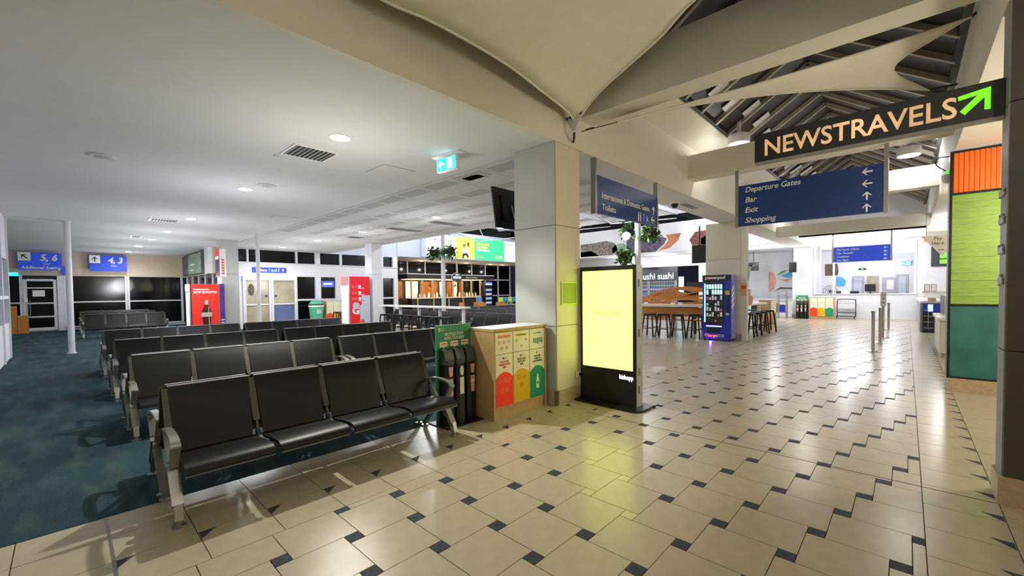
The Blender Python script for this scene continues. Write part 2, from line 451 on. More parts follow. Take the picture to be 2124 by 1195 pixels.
MB().tube([(.07, -1.05, .55), (.1, -1.05, .6), (.1, -1.05, 1.3), (.07, -1.05, 1.35)], .018).build('pull_handle', 'chrome', d1)
box('notice', 'paper', d1, -.018, -.98, 1.55, -.012, -.62, 1.82); box('card_reader', 'paper', d1, .05, -1.24, 1.3, .08, -1.12, 1.5)
# return wall towards the fridge with the advertising screen
wr = struct('wall_return', MB().box(W, 4.3, 2.45, -21.6, 4.45, C), 'beige_wall', 'beige bulkhead beside the advertising screen')
box('beam_end', 'ceiling_white', wr, -22.3, 4.15, 2.45, -21.6, 4.3, C)
wn = thing('window_4', 'dark windows below the advertising screen', None, (0, 4.4, 0), kind='structure')
box('pane', 'glass_dark', wn, W, 0, .1, -21.6, .02, 2.45)
for x in (-27.6, -26.2, -24.8, -23.4, -22.0): box('mullion', 'white_metal', wn, x-.06, -.05, 0, x+.06, .04, 2.45)
for z in (.06, 1.25): box('transom', 'white_metal', wn, W, -.04, z-.04, -21.6, .03, z+.04)
# ---- door wall x=-21.5 with clerestory windows and the automatic doors
D = -21.5
dw = struct('wall_doors', MB().box(D-.3, 4.45, 2.36, D, 13.1, 2.98).box(D-.3, 4.45, 3.56, D, 13.1, C+.02), 'white_wall', 'white wall with clerestory windows over the gate doors')
for y0, y1 in ((4.45, 5.35), (8.5, 8.74), (9.5, 9.78), (12.85, 13.1)): box('pier', 'white_wall', dw, D-.3, y0, 0, D+.02, y1, 2.36)
box('upper_wall', 'bulk_grey', dw, D-.3, 8.95, C+.02, D-.05, 13.1, 5.6)
cl = thing('window_5', 'long dark clerestory window above the gate doors', None, (D, 0, 0), kind='structure')
for a, b in ((4.5, 5.55), (5.62, 7.6), (7.68, 8.5), (8.74, 9.75), (9.85, 11.6), (12.2, 12.8)):
    box('pane', 'glass_dark', cl, -.16, a, 2.98, -.14, b, 3.56)
for y0, y1 in ((4.45, 4.5), (5.55, 5.62), (7.6, 7.68), (8.5, 8.74), (9.75, 9.85), (11.6, 12.2), (12.8, 13.1)): box('mullion', 'white_wall', cl, -.3, y0, 2.98, 0, y1, 3.56)
box('sill', 'white_metal', cl, -.02, 4.45, 2.95, .05, 13.1, 2.99)
d2 = thing('door_2', 'frosted glass sliding doors below the Gates 1 and 2 sign', None, (D, 0, 0), kind='structure')
box('header', 'white_metal', d2, -.1, 5.35, 2.18, .1, 7.6, 2.36)
for y0, y1 in ((5.35, 5.47), (6.38, 6.47), (6.48, 6.57), (7.48, 7.6)): box('stile', 'white_metal', d2, -.05, y0, 0, .07, y1, 2.18)
for y0, y1, m in ((5.47, 6.38, 'glass_frost'), (6.57, 7.48, 'glass_frost')):
    box('pane', m, d2, -.02, y0, 1.1, .0, y1, 2.18); box('pane', 'glass_frost_blue' if y0 > 6 else 'glass_frost', d2, -.02, y0, .12, 0, y1, 1.04)
    box('rail', 'white_metal', d2, -.04, y0, 1.04, .05, y1, 1.1); box('rail', 'white_metal', d2, -.04, y0, 0, .05, y1, .12)
flat(ell(0, 0, .13, .27), d2, 'art_dark', (.002, 5.68, 1.75), '+X', name='door_sticker')
for y in (6.28, 6.68): flat([(-.08, 0), (0, .07), (.08, 0), (0, -.07)], d2, 'sign_blue', (.002, y, 1.45), '+X', name='door_sticker')
for n, (a, b, m) in enumerate(((7.62, 8.5, 'glass_dark'), (8.74, 9.5, 'glass_dark'), (9.78, 10.9, 'glass_dark'), (12.15, 12.85, 'glass_dark'))):
    wn = thing('window_%d' % (6+n), 'dark window pane in the gate door wall', None, (D, 0, 0), kind='structure')
    box('pane', m, wn, -.12, a, .02, -.1, b, 2.36)
    box('transom', 'white_metal', wn, -.12, a, 1.2, .04, b, 1.28)
    for y in (a, b): box('mullion', 'white_metal', wn, -.1, y-.02, 0, .0, y+.02, 2.36)
struct('wall_doors_end', MB().box(D-.3, 10.9, 0, D-.02, 12.15, 2.36), 'white_wall', 'white wall behind the red drinks fridge')
# south partition of the waiting room, glazed
ws = struct('wall_south', MB().box(-16.8, -1.16, 0, -4.3, -1.0, .9).box(-16.8, -1.16, 2.5, -4.3, -1.0, C), 'white_wall', 'white glazed partition on the left edge')
box('pane', 'glass_frost_blue', ws, -16.8, -1.1, .9, -4.3, -1.06, 2.5)
for n in range(9): box('mullion', 'white_metal', ws, -16.8+n*1.55, -1.16, 0, -16.68+n*1.55, -.97, C)
box('transom', 'white_metal', ws, -16.8, -1.15, 1.5, -4.3, -.98, 1.58)
box('return', 'white_wall', ws, -16.95, -3.2, 0, -16.8, -1.0, C)
struct('wall_back', MB().box(-28.2, -3.4, 0, 3.6, -3.2, 6.2), 'cream_wall', 'cream wall behind the viewpoint')

# ---- slender white posts
def post(x, y, r, top, label):
    p = thing('support_post', label, 'post', (x, y, 0), group='slender white posts')
    MB().lathe([(r, .02), (r, top-.02)], n=14).build('shaft', 'white_metal', p, smooth=True)
    MB().disc((0, 0), r*1.5, 0, .02).build('base_plate', 'white_metal', p); MB().disc((0, 0), r*1.4, top-.02, top).build('cap', 'white_metal', p)
post(-16.6, .08, .068, C, 'slender white post standing on the carpet left of the seats')
post(-16.0, 4.45, .06, C, 'slender white post in front of the frosted gate doors')
post(-12.55, 9.55, .075, 5.5, 'slender white post carrying a hanging flower basket by the high table')
post(-5.75, 11.4, .085, 5.5, 'slender white post carrying leafy baskets behind the yellow screen')

# ---- big clad pillars
def pillar(x0, y0, x1, y1, top, label, joints=(1.08, 2.45), skirt=True, mat='pillar_panel', cream_sides=True):
    p = thing('pillar', label, 'pillar', ((x0+x1)/2, (y0+y1)/2, 0), kind='structure')
    hx, hy = (x1-x0)/2, (y1-y0)/2
    zs = [0]+list(joints)+[top]
    for a, b in zip(zs, zs[1:]):
        MB().box(-hx+.012, -hy, a+.004, hx-.012, -hy+.02, b-.004).build('cladding_panel', mat, p)
        MB().box(-hx+.012, hy-.02, a+.004, hx-.012, hy, b-.004).build('cladding_panel', mat, p)
        MB().box(hx-.02, -hy+.012, a+.004, hx, hy-.012, b-.004).build('cladding_panel', 'cream_wall' if cream_sides else mat, p)
        MB().box(-hx, -hy+.012, a+.004, -hx+.02, hy-.012, b-.004).build('cladding_panel', mat, p)
    MB().box(-hx+.014, -hy+.014, 0, hx-.014, hy-.014, top).build('core', 'dark_joint', p)
    if skirt:
        MB().box(-hx-.012, -hy-.012, 0, hx+.012, hy+.012, .2).build('skirting', 'skirt_stone', p)
        MB().box(hx-.03, -hy-.016, 0, hx+.016, -hy+.03, .205).build('corner_guard', 'steel_strip', p)
    return p
P1 = pillar(-4.22, 4.51, -3.46, 5.09, C, 'tall grey clad pillar between the seats and the yellow screen')
P2 = pillar(-19.15, 3.95, -18.5, 4.5, C, 'grey pillar behind the red bottle fridge', (2.3,), cream_sides=False)
P3 = pillar(-16.55, 8.55, -15.95, 9.0, C, 'grey pillar behind the red drinks fridge by the stools', (2.3,), mat='white_wall', cream_sides=False)
P4 = pillar(-4.63, 13.72, -3.62, 14.3, C, 'cream pillar behind the blue vending machine', (1.5, 2.45), mat='cream_wall')
box('corner_post', 'cream', P4, .5, -.28, 0, .66, -.1, C)
P5 = pillar(-4.35, 25.7, -3.58, 26.3, 3.6, 'white pillar behind the far recycling bins', (1.8,), mat='white_wall', cream_sides=False)
P6 = pillar(-16.55, 22.4, -15.9, 23.0, 3.6, 'white pillar under the mural band', (1.8,), mat='white_wall', cream_sides=False)

# ================================================================== CONCOURSE UPPER STRUCTURE
XF, XG = -3.46, .5
sof = struct('ceiling_soffit', MB().box(-4.24, -3.2, C, XF-.08, 26.8, C+.12), 'ceiling_white', 'cream soffit along the pillar line')
fas = struct('wall_fascia_left', MB().box(XF-.08, -3.2, C, XF, 26.8, 4.62), 'cream', 'cream fascia above the pillars')
MB().prism([(XF-.08, 4.58), (-2.9, 4.94), (-2.9, 5.02), (XF-.08, 4.68)], 'y', -3.2, 22).build('sloping_panel', 'cream', fas)
fr = struct('wall_fascia_right', MB().box(XG, -3.2, C, XG+.08, 26.8, 4.62), 'cream', 'cream fascia above the shop fronts')
struct('ceiling_shop', MB().box(XG+.08, -3.2, C, 3.6, 26.8, C+.12), 'cream', 'white ceiling of the shops on the right')
rf = struct('ceiling_roof', MB().prism([(-2.9, 4.96), (-1.45, 5.92), (.5, 4.63), (.5, 4.73), (-1.45, 6.02), (-2.9, 5.06)], 'y', -3.2, 22), 'roof_dark', 'dark pitched roof above the concourse')
for n in range(32):
    y = -2.9+n*.8
    if y > 21.8: break
    for s in (-1, 1):
        a = (-2.9, y, 4.92) if s < 0 else (.46, y, 4.62); b = (-1.45, y, 5.88)
        MB().bar(a, b, .07, .09).build('rafter', 'rafter', rf)
for xx, zz in ((-2.9, 4.95), (.46, 4.66)): box('eave_angle', 'black_frame', rf, xx-.04, -3.2, zz-.06, xx+.04, 22, zz+.04)
rnd = random.Random(3)
for n in range(12):
    y = 8.2+n*.8; 
    t = rnd.choice((.15, .25)); xx = -1.45-1.45*(1-t)
    MB().bar((xx, y, 4.93+.96*t), (xx+.3, y+.02, 4.93+.96*(t+.2)), .4, .012).build('ceiling_flap', 'white_wall', rf)
def beam(y, z0, z1, label, n):
    b = struct('trim_%d' % n, MB().box(XF, y, z0, XG, y+.34, z1), 'cream', label)
    return b
beam(5.05, 4.0, 4.66, 'deep cream cross beam nearest the viewer', 1)
beam(9.16, 3.91, 4.41, 'cream cross beam behind the NEWSTRAVELS sign', 2)
beam(13.2, 3.8, 4.27, 'second cream cross beam down the concourse', 3)
beam(17.5, 3.4, 3.75, 'third cream cross beam down the concourse', 4)
beam(.6, 4.1, 4.7, 'cream cross beam overhead', 5)
struct('ceiling_far', MB().box(-4.16, 21.8, 3.75, .9, 33, 3.9).box(-3.5, 21.8, 3.75, .6, 21.9, 5.2), 'white_wall', 'bright white ceiling at the far end of the concourse')

# ---- near column and colourful feature pier on the right
nc = struct('wall_right_column', MB().box(XG+.03, 4.56, 0, 3.6, 4.82, C+2.4), 'shaded_column', 'column at the right edge, front shade in its colour, silver letters on its side')
for a, b in ((.2, 1.1), (1.108, 2.85), (2.858, C+2.4)): box('side_panel', 'grey_column', nc, XG+.01, 4.555, a, XG+.03, 4.825, b)
for a, b in ((.2, 1.1), (1.108, 2.85), (2.858, C+2.4)): box('front_panel', 'shaded_column', nc, XG+.02, 4.54, a, 3.6, 4.56, b)
MB().box(XG-.01, 4.52, 0, 3.6, 4.84, .2).build('skirting', 'skirt_stone', nc)
for body, z in (('news', 2.22), ('drinks', 2.02), ('books', 1.80), ('gifts', 1.58)):
    text(body, nc, 'silver_case', (XG+.008, 4.80, z), '-X', .075, .2, ext=.012, bold=.02)
fp = struct('wall_feature_pier', MB().box(.47, 8.97, .0, 3.6, 9.4, C+.0), 'white_wall', 'pier clad in orange, lime and teal panels')
box('skirting', 'skirt_stone', fp, .45, 8.95, 0, 3.6, 9.42, .2)
box('frame', 'black_frame', fp, .445, 8.955, .2, .475, 9.0, 3.54)
for z0, z1 in ((.2, .225), (1.27, 1.30), (2.90, 2.93), (3.51, 3.54)): box('frame', 'black_frame', fp, .445, 8.95, z0, 3.0, 8.975, z1)
MB().box(.475, 8.958, .225, 3.0, 8.975, 1.27).build('teal_panel', 'panel_teal', fp)
for n in range(14):
    z = 1.30+n*(1.60/14); dz = 1.60/14
    box('lime_board', 'panel_green', fp, .475, 8.955+.004*(n % 3), z+.002, 3.0, 8.975, z+dz-.002)
for n in range(46):
    x = .475+n*.052
    MB().prism([(x, 8.972), (x+.013, 8.952), (x+.038, 8.952), (x+.051, 8.972)], 'z', 2.935, 3.51).build('orange_rib', 'panel_orange', fp)
box('side_trim', 'grey_column', fp, .448, 9.0, .2, .47, 9.4, 3.54)
struct('wall_shop_back', MB().box(3.5, 4.82, 0, 3.6, 27.2, C), 'cream_wall', 'cream back wall of the shops')
struct('wall_shop_far', MB().box(.36, 26.8, 0, 3.6, 27.0, 3.9), 'white_wall', 'white wall at the far right beyond the counters')
struct('wall_shop_divider', MB().box(2.2, -3.2, 0, 2.3, 4.54, C), 'cream_wall', 'cream shop wall beside the viewpoint')

# ================================================================== FOOD COURT SHELL
struct('ceiling_court', MB().box(-24.8, 9.15, 6.0, -3.5, 26, 6.1), 'roof_white', 'high white roof over the food court')
struct('wall_court_edge', MB().box(-24.8, 9.06, C+.5, -4.24, 9.15, 6.0), 'roof_white', 'white upstand above the ceiling edge')
struct('wall_court_hall', MB().box(-4.24, 9.15, C+.12, -4.16, 26, 6.0), 'roof_white', 'white upstand between food court and concourse')
bw = struct('wall_bulkhead_west', MB().box(D-.3, 13.1, 3.63, D, 25.5, 5.4), 'bulk_grey', 'pale bulkhead behind the departure screens')
box('soffit', 'beige_wall', bw, D-3.3, 13.1, 3.6, D-.3, 25.5, 3.66)
box('clerestory', 'glass_dark', bw, D-.2, 13.1, 5.4, D-.18, 25.5, 6.0)
gz = thing('window_10', 'tall dark window wall behind the bar', None, (D-3, 0, 0), kind='structure')
box('pane', 'glass_dark', gz, -.04, 11.0, 0, -.02, 25.5, 3.6)
for n in range(10): box('mullion', 'white_metal', gz, -.05, 12.8+n*1.42-.04, 0, .05, 12.8+n*1.42+.04, 3.6)
for z in (1.2, 2.46): box('transom', 'white_metal', gz, -.05, 11.0, z-.04, .05, 25.5, z+.04)
bn = struct('wall_bulkhead_north', MB().box(D, 23.0, 3.63, -4.2, 23.2, 5.25), 'white_wall', 'white mural bulkhead along the food court')
box('clerestory', 'glass_dark', bn, D, 23.08, 5.25, -4.2, 23.1, 5.7); box('head', 'white_wall', bn, D, 23.0, 5.7, -4.2, 23.2, 6.0)
box('soffit', 'white_wall', bn, D, 23.2, 3.63, -4.2, 28.6, 3.72)
struct('wall_shops_north', MB().box(D, 25.5, 2.95, -7.8, 25.7, 3.63).box(-9.0, 25.5, 0, -7.8, 25.7, 2.95), 'white_wall', 'white wall over the sushi shop')
struct('wall_north_far', MB().box(-7.9, 28.4, 0, -3.5, 28.6, 3.75), 'white_wall', 'white wall with painted shapes beyond the tables')
for n, x in enumerate((-17.5, -13.4, -9.3, -5.6)):
    t = thing('trim_%d' % (6+n), 'white roof truss over the food court', None, (x, 0, 0), kind='structure')
    MB().bar((0, 9.2, 5.75), (0, 23.0, 5.75), .16, .2).build('rafter', 'roof_white', t)
    MB().tube([(0, 9.2, 5.6), (.3, 15.5, 4.3), (0, 23, 5.45)], .03, 6).build('tie_rod', 'white_metal', t)
    for q in (12, 15.5, 19): MB().tube([(0, q, 5.7), (.25, q+.4, 4.6 if q == 15.5 else 5.0)], .025, 6).build('strut', 'white_metal', t)
for n in range(6):
    y = 10.5+n*2.2
    struct('trim_%d' % (10+n), MB().bar((-24.5, y, 5.92), (-4.3, y, 5.92), .1, .12), 'bulk_grey', 'grey purlin under the food court roof')
# ================================================================== SHADE SAILS
def coons(L, R, B, T, n=24):
    # L: A->B curve (v), R: opposite, B: A->D curve (u), T: opposite ; all lists of n+1 points
    vs = []; fs = []
    for j in range(n+1):
        for i in range(n+1):
            u, v = i/n, j/n
            p = (L[j]*(1-u)+R[j]*u)+(B[i]*(1-v)+T[i]*v)-((B[0]*(1-v)+T[0]*v)*(1-u)+(B[n]*(1-v)+T[n]*v)*u)
            vs.append(p)
    for j in range(n):
        for i in range(n):
            a = j*(n+1)+i; fs.append((a, a+1, a+n+2, a+n+1))
    return vs, fs
def resample(pts, n):
    P = [Vector(p) for p in spline(pts, 16)]; ds = [0]
    for a, b in zip(P, P[1:]): ds.append(ds[-1]+(b-a).length)
    out = []; k = 0
    for i in range(n+1):
        t = ds[-1]*i/n
        while k < len(P)-2 and ds[k+1] < t: k += 1
        f = (t-ds[k])/max(ds[k+1]-ds[k], 1e-9); out.append(P[k].lerp(P[k+1], min(f, 1)))
    return out
def membrane(name, vs, fs, parent):
    mb = MB().add(vs, fs); me = mb.mesh(name, 'sail', smooth=True)
    o = link(name, me, parent); md = o.modifiers.new('thickness', 'SOLIDIFY'); md.thickness = .006; md.offset = 0
    return o
A = (-3.34, 4.83, 3.86)
s1 = thing('shade_sail', 'large cream shade sail stretched overhead in the foreground', 'shade sail', A)
N = 24
eL = resample([A, (-3.30, 4.61, 3.92), (-3.2, 3.98, 3.93), (-3.15, 3.23, 3.99), (-3.15, 2.34, 4.0), (-3.22, 1.83, 4.0), (-3.3, .8, 4.08), (-3.4, -.4, 4.2)], N)
eD = resample([A, (-2.95, 4.76, 4.10), (-2.45, 4.6, 4.2), (-1.88, 4.3, 4.21), (-1.45, 4.02, 4.23), (-.6, 3.9, 4.4), (.33, 4.2, 4.8)], N)
eR = resample([(.33, 4.2, 4.8), (.15, 1.9, 4.5), (.33, -.4, 4.6)], N)
eT = resample([(-3.4, -.4, 4.2), (-1.5, 0, 4.3), (.33, -.4, 4.6)], N)
vs, fs = coons(eL, eR, eD, eT, N)
membrane('membrane', [v-Vector(A) for v in vs], fs, s1)
for e in (eL, eD, eR, eT): MB().tube([p-Vector(A) for p in e], .014, 6).build('edge_rope', 'sail', s1, smooth=True)
cp = MB().prism([(.0, -.15), (.17, .10), (-.14, .08)], 'y', -.06, -.045).build('corner_plate', 'white_metal', s1)
for q in range(5): MB().disc((-.10+.055*q, .06+.004*q), .013, -.067, -.06, 8, 'y').build('bolt', 'black_frame', cp)
MB().tube([(0, -.04, -.14), (-.03, .0, -.20), (-.10, .08, -.22)], .016, 6).build('shackle', 'alu_dark', s1)
A2 = Vector((-3.36, 5.0, 3.80)); U2 = Vector((.46, 6.5, 4.36)); L2 = Vector((.21, 8.6, 4.40))
s2 = thing('shade_sail', 'narrow twisted shade sail reaching towards the right wall', 'shade sail', A2)
vs = []; n, m = 28, 12
for i in range(n+1):
    for j in range(m+1):
        v = j/m; s = .12+(i/n)*(.88-.13*math.sin(PI*v))
        up = A2.lerp(U2, s)-Vector((0, 0, .05*4*s*(1-s))); lo = A2.lerp(L2, s)+Vector((0, 0, .2*4*s*(1-s)))
        vs.append(up.lerp(lo, v)-A2)
fs = [(i*(m+1)+j, i*(m+1)+j+1, (i+1)*(m+1)+j+1, (i+1)*(m+1)+j) for i in range(n) for j in range(m)]
membrane('membrane', vs, fs, s2)
MB().tube([vs[i*(m+1)] for i in range(n+1)], .013, 6).build('edge_rope', 'sail', s2); MB().tube([vs[i*(m+1)+m] for i in range(n+1)], .011, 6).build('edge_rope', 'sail', s2)
MB().tube([(-.02, .02, 0), vs[0]], .006, 6).build('wire', 'alu_dark', s2)
for q in (.03, .06): MB().tube([vs[0]*q*4, vs[0]*(q*4+.12)], .013, 6).build('turnbuckle', 'alu_dark', s2)
e1 = vs[n*(m+1)]; MB().tube([e1, e1+Vector((.12, .35, .25))], .014, 6).build('turnbuckle', 'alu_dark', s2)
e2 = vs[n*(m+1)+m]; MB().tube([e2, e2+Vector((.28, .08, .02))], .016, 6).build('turnbuckle', 'alu_dark', s2)

# ================================================================== OVERHEAD SIGNS
sg = thing('shop_sign', 'black illuminated NEWSTRAVELS blade sign with green arrow on the right edge column', 'sign', (-1.12, 4.70, 2.81))
box('sign_box', 'sign_black', sg, 0, .0, 0, 1.625, .10, .27)
text('NEWSTRAVELS', sg, 'lit_warm', (.09, -.001, .052), '-Y', .16, 1.295, bold=.012, ext=.012)
flat([(0,.018),(.026,-.012),(.126,.092),(.126,.0),(.156,-.004),(.156,.158),(-.012,.132),(-.008,.102),(.094,.118)], sg, 'lit_green', (1.40, -.001, .068), '-Y', .012, 'arrow')
box('underside_tray', 'grey_column', sg, 0, .0, -.01, 1.625, .1, 0)
def hang_sign(name, label, loc, w, z0, z1, top, face, mat='sign_blue', pw=.05, th=.05, group=None):
    s = thing(name, label, 'sign', (loc[0], loc[1], z0), group=group)
    h = z1-z0
    if face == '-Y':
        box('board', mat, s, 0, -th/2, 0, w, th/2, h)
        for x in (-pw, w): box('hanger_post', 'alu', s, x, -th/2-.01, -.02, x+pw, th/2+.01, top-z0)
    else:
        box('board', mat, s, -th/2, 0, 0, th/2, w, h)
        for y in (-pw, w): box('hanger_post', 'alu', s, -th/2-.01, y, -.02, th/2+.01, y+pw, top-z0)
    return s
s = hang_sign('direction_sign', 'blue Departure Gates direction sign hanging below the NEWSTRAVELS beam', (-2.48, 9.24), 2.18, 2.80, 3.60, 3.91, '-Y', pw=.06)
for k, (t, d, wd) in enumerate((('Departure Gates', 'L', .92), ('Bar', 'L', None), ('Exit', 'U', None), ('Shopping', 'U', None))):
    z = .66-.2*k
    text(t, s, 'letter_white', (.12, -.026, z), '-Y', .105, wd, shear=.25, bold=.015)
    flat(arrow(1.97, z+.04, .14, d), s, 'letter_white', (0, -.026, 0), '-Y', name='arrow')
for k in (1, 2, 3): box('slat_joint', 'dark_joint', s, 0, -.0262, .2*k-.004, 2.18, -.02, .2*k-.0015)
s = hang_sign('direction_sign', 'blue International and Domestic Gates and Toilets sign beside the pillar', (-3.5, 5.55), 2.1, 2.75, 3.32, C, '+X', th=.06)
text('International & Domestic Gates', s, 'letter_white', (.032, .15, .24), '+X', .10, 1.62, bold=.012)
text('Toilets', s, 'letter_white', (.032, .15, .06), '+X', .10, .42, bold=.012)
flat(arrow(1.95, .28, .15, 'U'), s, 'letter_white', (.032, 0, 0), '+X', name='arrow'); flat(arrow(1.92, .10, .15, 'L'), s, 'letter_white', (.032, 0, 0), '+X', name='arrow')
for k in range(2):
    x = 1.36+.075*k
    flat(rect(x-.018, .02, x+.018, .14), s, 'letter_white', (.032, 0, 0), '+X', name='pictogram'); flat(ell(x, .165, .016, .016, 10), s, 'letter_white', (.032, 0, 0), '+X', name='pictogram')
flat(ell(1.56, .08, .05, .055, 14), s, 'sign_blue_lit', (.032, 0, 0), '+X', name='pictogram'); flat(ell(1.56, .15, .018, .02, 10), s, 'letter_white', (.032, 0, 0), '+X', name='pictogram')
flat(rect(1.68, .05, 1.72, .12), s, 'letter_white', (.032, 0, 0), '+X', name='pictogram'); flat(ell(1.70, .145, .014, .014, 10), s, 'letter_white', (.032, 0, 0), '+X', name='pictogram')
s = hang_sign('direction_sign', 'bright blue Baggage Claim direction sign at the far end', (-2.26, 22.0), 1.77, 2.60, 3.23, 3.75, '-Y', 'sign_blue_lit', pw=.06)
for k, (t, wd) in enumerate((('Baggage Claim', .68), ('Car Rentals', .50), ('Coaches', .38), ('Car Park', .37))):
    z = .46-.145*k
    text(t, s, 'letter_white', (.10, -.027, z+.02), '-Y', .08, wd*1.08, shear=.25, bold=.02); flat(arrow(1.63, z+.06, .12, 'L'), s, 'letter_white', (0, -.027, 0), '-Y', name='arrow')
def wall_gate_sign(label, y0, y1, z0, z1, top_txt, extra, d):
    s = thing('gate_sign', label, 'sign', (W+.25, y0, z0)); w_, h = y1-y0, z1-z0
    box('board', 'sign_blue_lit', s, -.03, 0, 0, .03, w_, h)
    for y in (.1, w_-.1): MB().tube([(0, y, h), (0, y, C-z0)], .012, 6).build('hanger_rod', 'alu', s)
    flat(rect(.0, h-.36, .36, h), s, 'letter_white', (.031, 0, 0), '+X', name='arrow_panel'); flat(arrow(.18, h-.18, .24, d), s, 'text_dark', (.036, 0, 0), '+X', name='arrow')
    text(top_txt, s, 'letter_white', (.031, .62, h-.34), '+X', .28, .52, shear=.2, bold=.04)
    text('Gates', s, 'letter_white', (.031, .72, h-.50), '+X', .06, bold=.02)
    if extra: text(extra, s, 'letter_white', (.031, .06, .05), '+X', .13, 1.18, shear=.25, bold=.03)
wall_gate_sign('blue gates 5, 6 Additional Seating sign over the far door', -1.34, -.06, 2.70, 3.46, '5, 6', 'Additional Seating', 'UL')
wall_gate_sign('blue gates 4, 3 sign on the far beige wall', .80, 2.08, 2.70, 3.44, '4, 3', None, 'U')
s = thing('gate_sign', 'small blue sign half hidden by the left post', 'sign', (W+.08, -.06, 2.5)); box('board', 'sign_blue_lit', s, -.02, 0, 0, .02, .32, .4); text('2', s, 'letter_white', (.021, .08, .12), '+X', .16)
s = thing('gate_sign', 'narrow blue Gates 1 and 2 sign above the frosted doors', 'sign', (D+.05, 5.75, 2.52)); box('board', 'sign_blue_lit', s, -.05, 0, 0, .0, 1.4, .24)
text('Gates 1 and 2', s, 'letter_white', (.001, .22, .06), '+X', .13, .88, shear=.25, bold=.03); flat(arrow(1.25, .12, .16, 'U'), s, 'letter_white', (.001, 0, 0), '+X', name='arrow')
def exit_sign(loc, label, face='-Y', w_=.36):
    s = thing('exit_sign', label, 'exit sign', loc)
    if face == '-Y':
        box('body', 'white_gloss', s, -.2, -.03, 0, .2, .03, .2); flat(rect(-.185, .015, .185, .185), s, 'exit_cyan', (0, -.031, 0), '-Y', name='lit_face')
        flat(arrow(-.1, .1, .12, 'L'), s, 'lit_white', (0, -.035, 0), '-Y', name='arrow'); flat(rect(.03, .03, .12, .17), s, 'lit_white', (0, -.035, 0), '-Y', name='pictogram')
    box('mount', 'white_gloss', s, -.28, -.06, .22, .28, .06, .24); box('neck', 'white_gloss', s, -.04, -.02, .19, .04, .02, .23)
    return s
es = exit_sign((-4.93, 3.86, C-.24), 'lit green exit sign hanging from the waiting room ceiling'); es.rotation_euler[2] = .12
s = thing('exit_sign', 'small cyan exit light beside the far door', 'exit sign', (W+.1, -1.75, 2.44)); box('lit_face', 'exit_cyan', s, -.02, 0, 0, .02, .4, .14); box('body', 'white_gloss', s, -.05, 0, 0, -.021, .4, .16)
es = exit_sign((-.05, 31.93, 2.75), 'small cyan exit light high in the far office')

# ================================================================== WAITING BENCHES
def make_bench():
    b = thing('waiting_bench', 'x', 'bench')
    P = .585
    sp = spline([(.085, .352), (.07, .385), (.02, .402), (-.10, .398), (-.26, .378), (-.40, .372)], 5)
    bp = spline([(-.392, .366), (-.43, .48), (-.475, .62), (-.52, .75), (-.57, .862)], 5)
    seat = MB().sheet(sp, .0, .545, .02).mesh('seat', 'seat_black', True)
    seat_rim = MB().tube([(sp[0][0]-.002, 0, sp[0][1]-.004), (sp[0][0]-.002, .545, sp[0][1]-.004)], .006, 6).mesh('front_rim', 'seat_edge')
    back = MB().sheet(bp, .022, .523, -.018, .0, .545).mesh('backrest', 'seat_black', True)
    top = MB().box(-.578, 0, .857, -.56, .545, .866).mesh('top_edge', 'seat_edge')
    brk = MB().bar((-.30, 0, .34), (-.43, 0, .42), .03, .04).bar((-.44, 0, .50), (-.572, 0, .845), .05, .012).bar((-.40, 0, .40), (-.45, 0, .52), .02, .02).mesh('seat_bracket', 'alu_dark')
    for i in range(4):
        y = .02+i*P
        s_ = link('seat', seat, b, (0, y, 0)); link('front_rim', seat_rim, s_)
        k = link('backrest', back, b, (0, y, 0)); link('top_edge', top, k)
    for i in range(5): link('seat_bracket', brk, b, (0, max(.012, min(i*P, 4*P-.012)), 0))
    box('beam', 'alu_dark', b, -.30, .02, .29, -.22, 4*P-.02, .35)
    legm = MB().bar((.0, 0, .04), (-.03, 0, .14), .06, .045).bar((-.03, 0, .13), (-.20, 0, .36), .065, .045).bar((-.02, 0, .12), (-.27, 0, .31), .04, .03).bar((-.55, 0, .03), (-.46, 0, .14), .045, .03).bar((-.46, 0, .13), (-.26, 0, .34), .05, .035).mesh('leg', 'alu')
    foot = MB().disc((0, 0), .042, 0, .012, 14).disc((0, 0), .016, .01, .05, 10).mesh('foot', 'alu')
    ap = spline([(-.47, .575), (-.33, .60), (-.18, .598), (-.06, .575), (-.015, .53)], 6)
    arm = MB().sheet(ap, -.02, .02, .02, -.03, .03)
    arm.bar((-.455, 0, .565), (-.29, 0, .36), .035, .022).bar((-.022, 0, .545), (-.14, 0, .37), .055, .022)
    arm = arm.mesh('armrest', 'alu', True)
    for y in (-.01, 4*P+.01):
        l = link('leg', legm, b, (0, y, 0)); link('foot', foot, l); link('foot', foot, l, (-.55, 0, 0)); link('armrest', arm, b, (0, y, 0))
    return b
bench0 = make_bench(); _used = [False]
def bench(x, y, rz, label, group):
    o = bench0 if not _used[0] else copy_tree(bench0)
    _used[0] = True; o.location = (x, y, .002); o.rotation_euler = (0, 0, rz); tag(o, label, 'bench', group); return o
row_name = ['front row on the tiles', 'second row from the viewer', 'third row from the viewer', 'fourth row from the viewer']
for r, x in enumerate((-3.58, -6.05, -8.5, -11.15)):
    for q, y in enumerate((.49, 2.95)):
        if r == 0 and q: continue
        side = 'left' if q == 0 else 'right'
        grp = 'black four-seat waiting benches'
        bench(x, y, 0, 'black four-seat bench, %s, %sfacing the tiled concourse' % (row_name[r], '' if r == 0 else side+' half, '), grp)
        bench(x-1.22, y+2.34, PI, 'black four-seat bench back to back behind the %s%s' % (row_name[r], '' if r == 0 else ', '+side+' half'), grp)
for k, x in enumerate((-21.7, -24.4, -26.6)):
    bench(x, .42, 0, 'dark four-seat bench near the far windows, %s of three' % ['nearest', 'middle', 'farthest'][k], 'benches near the far windows')
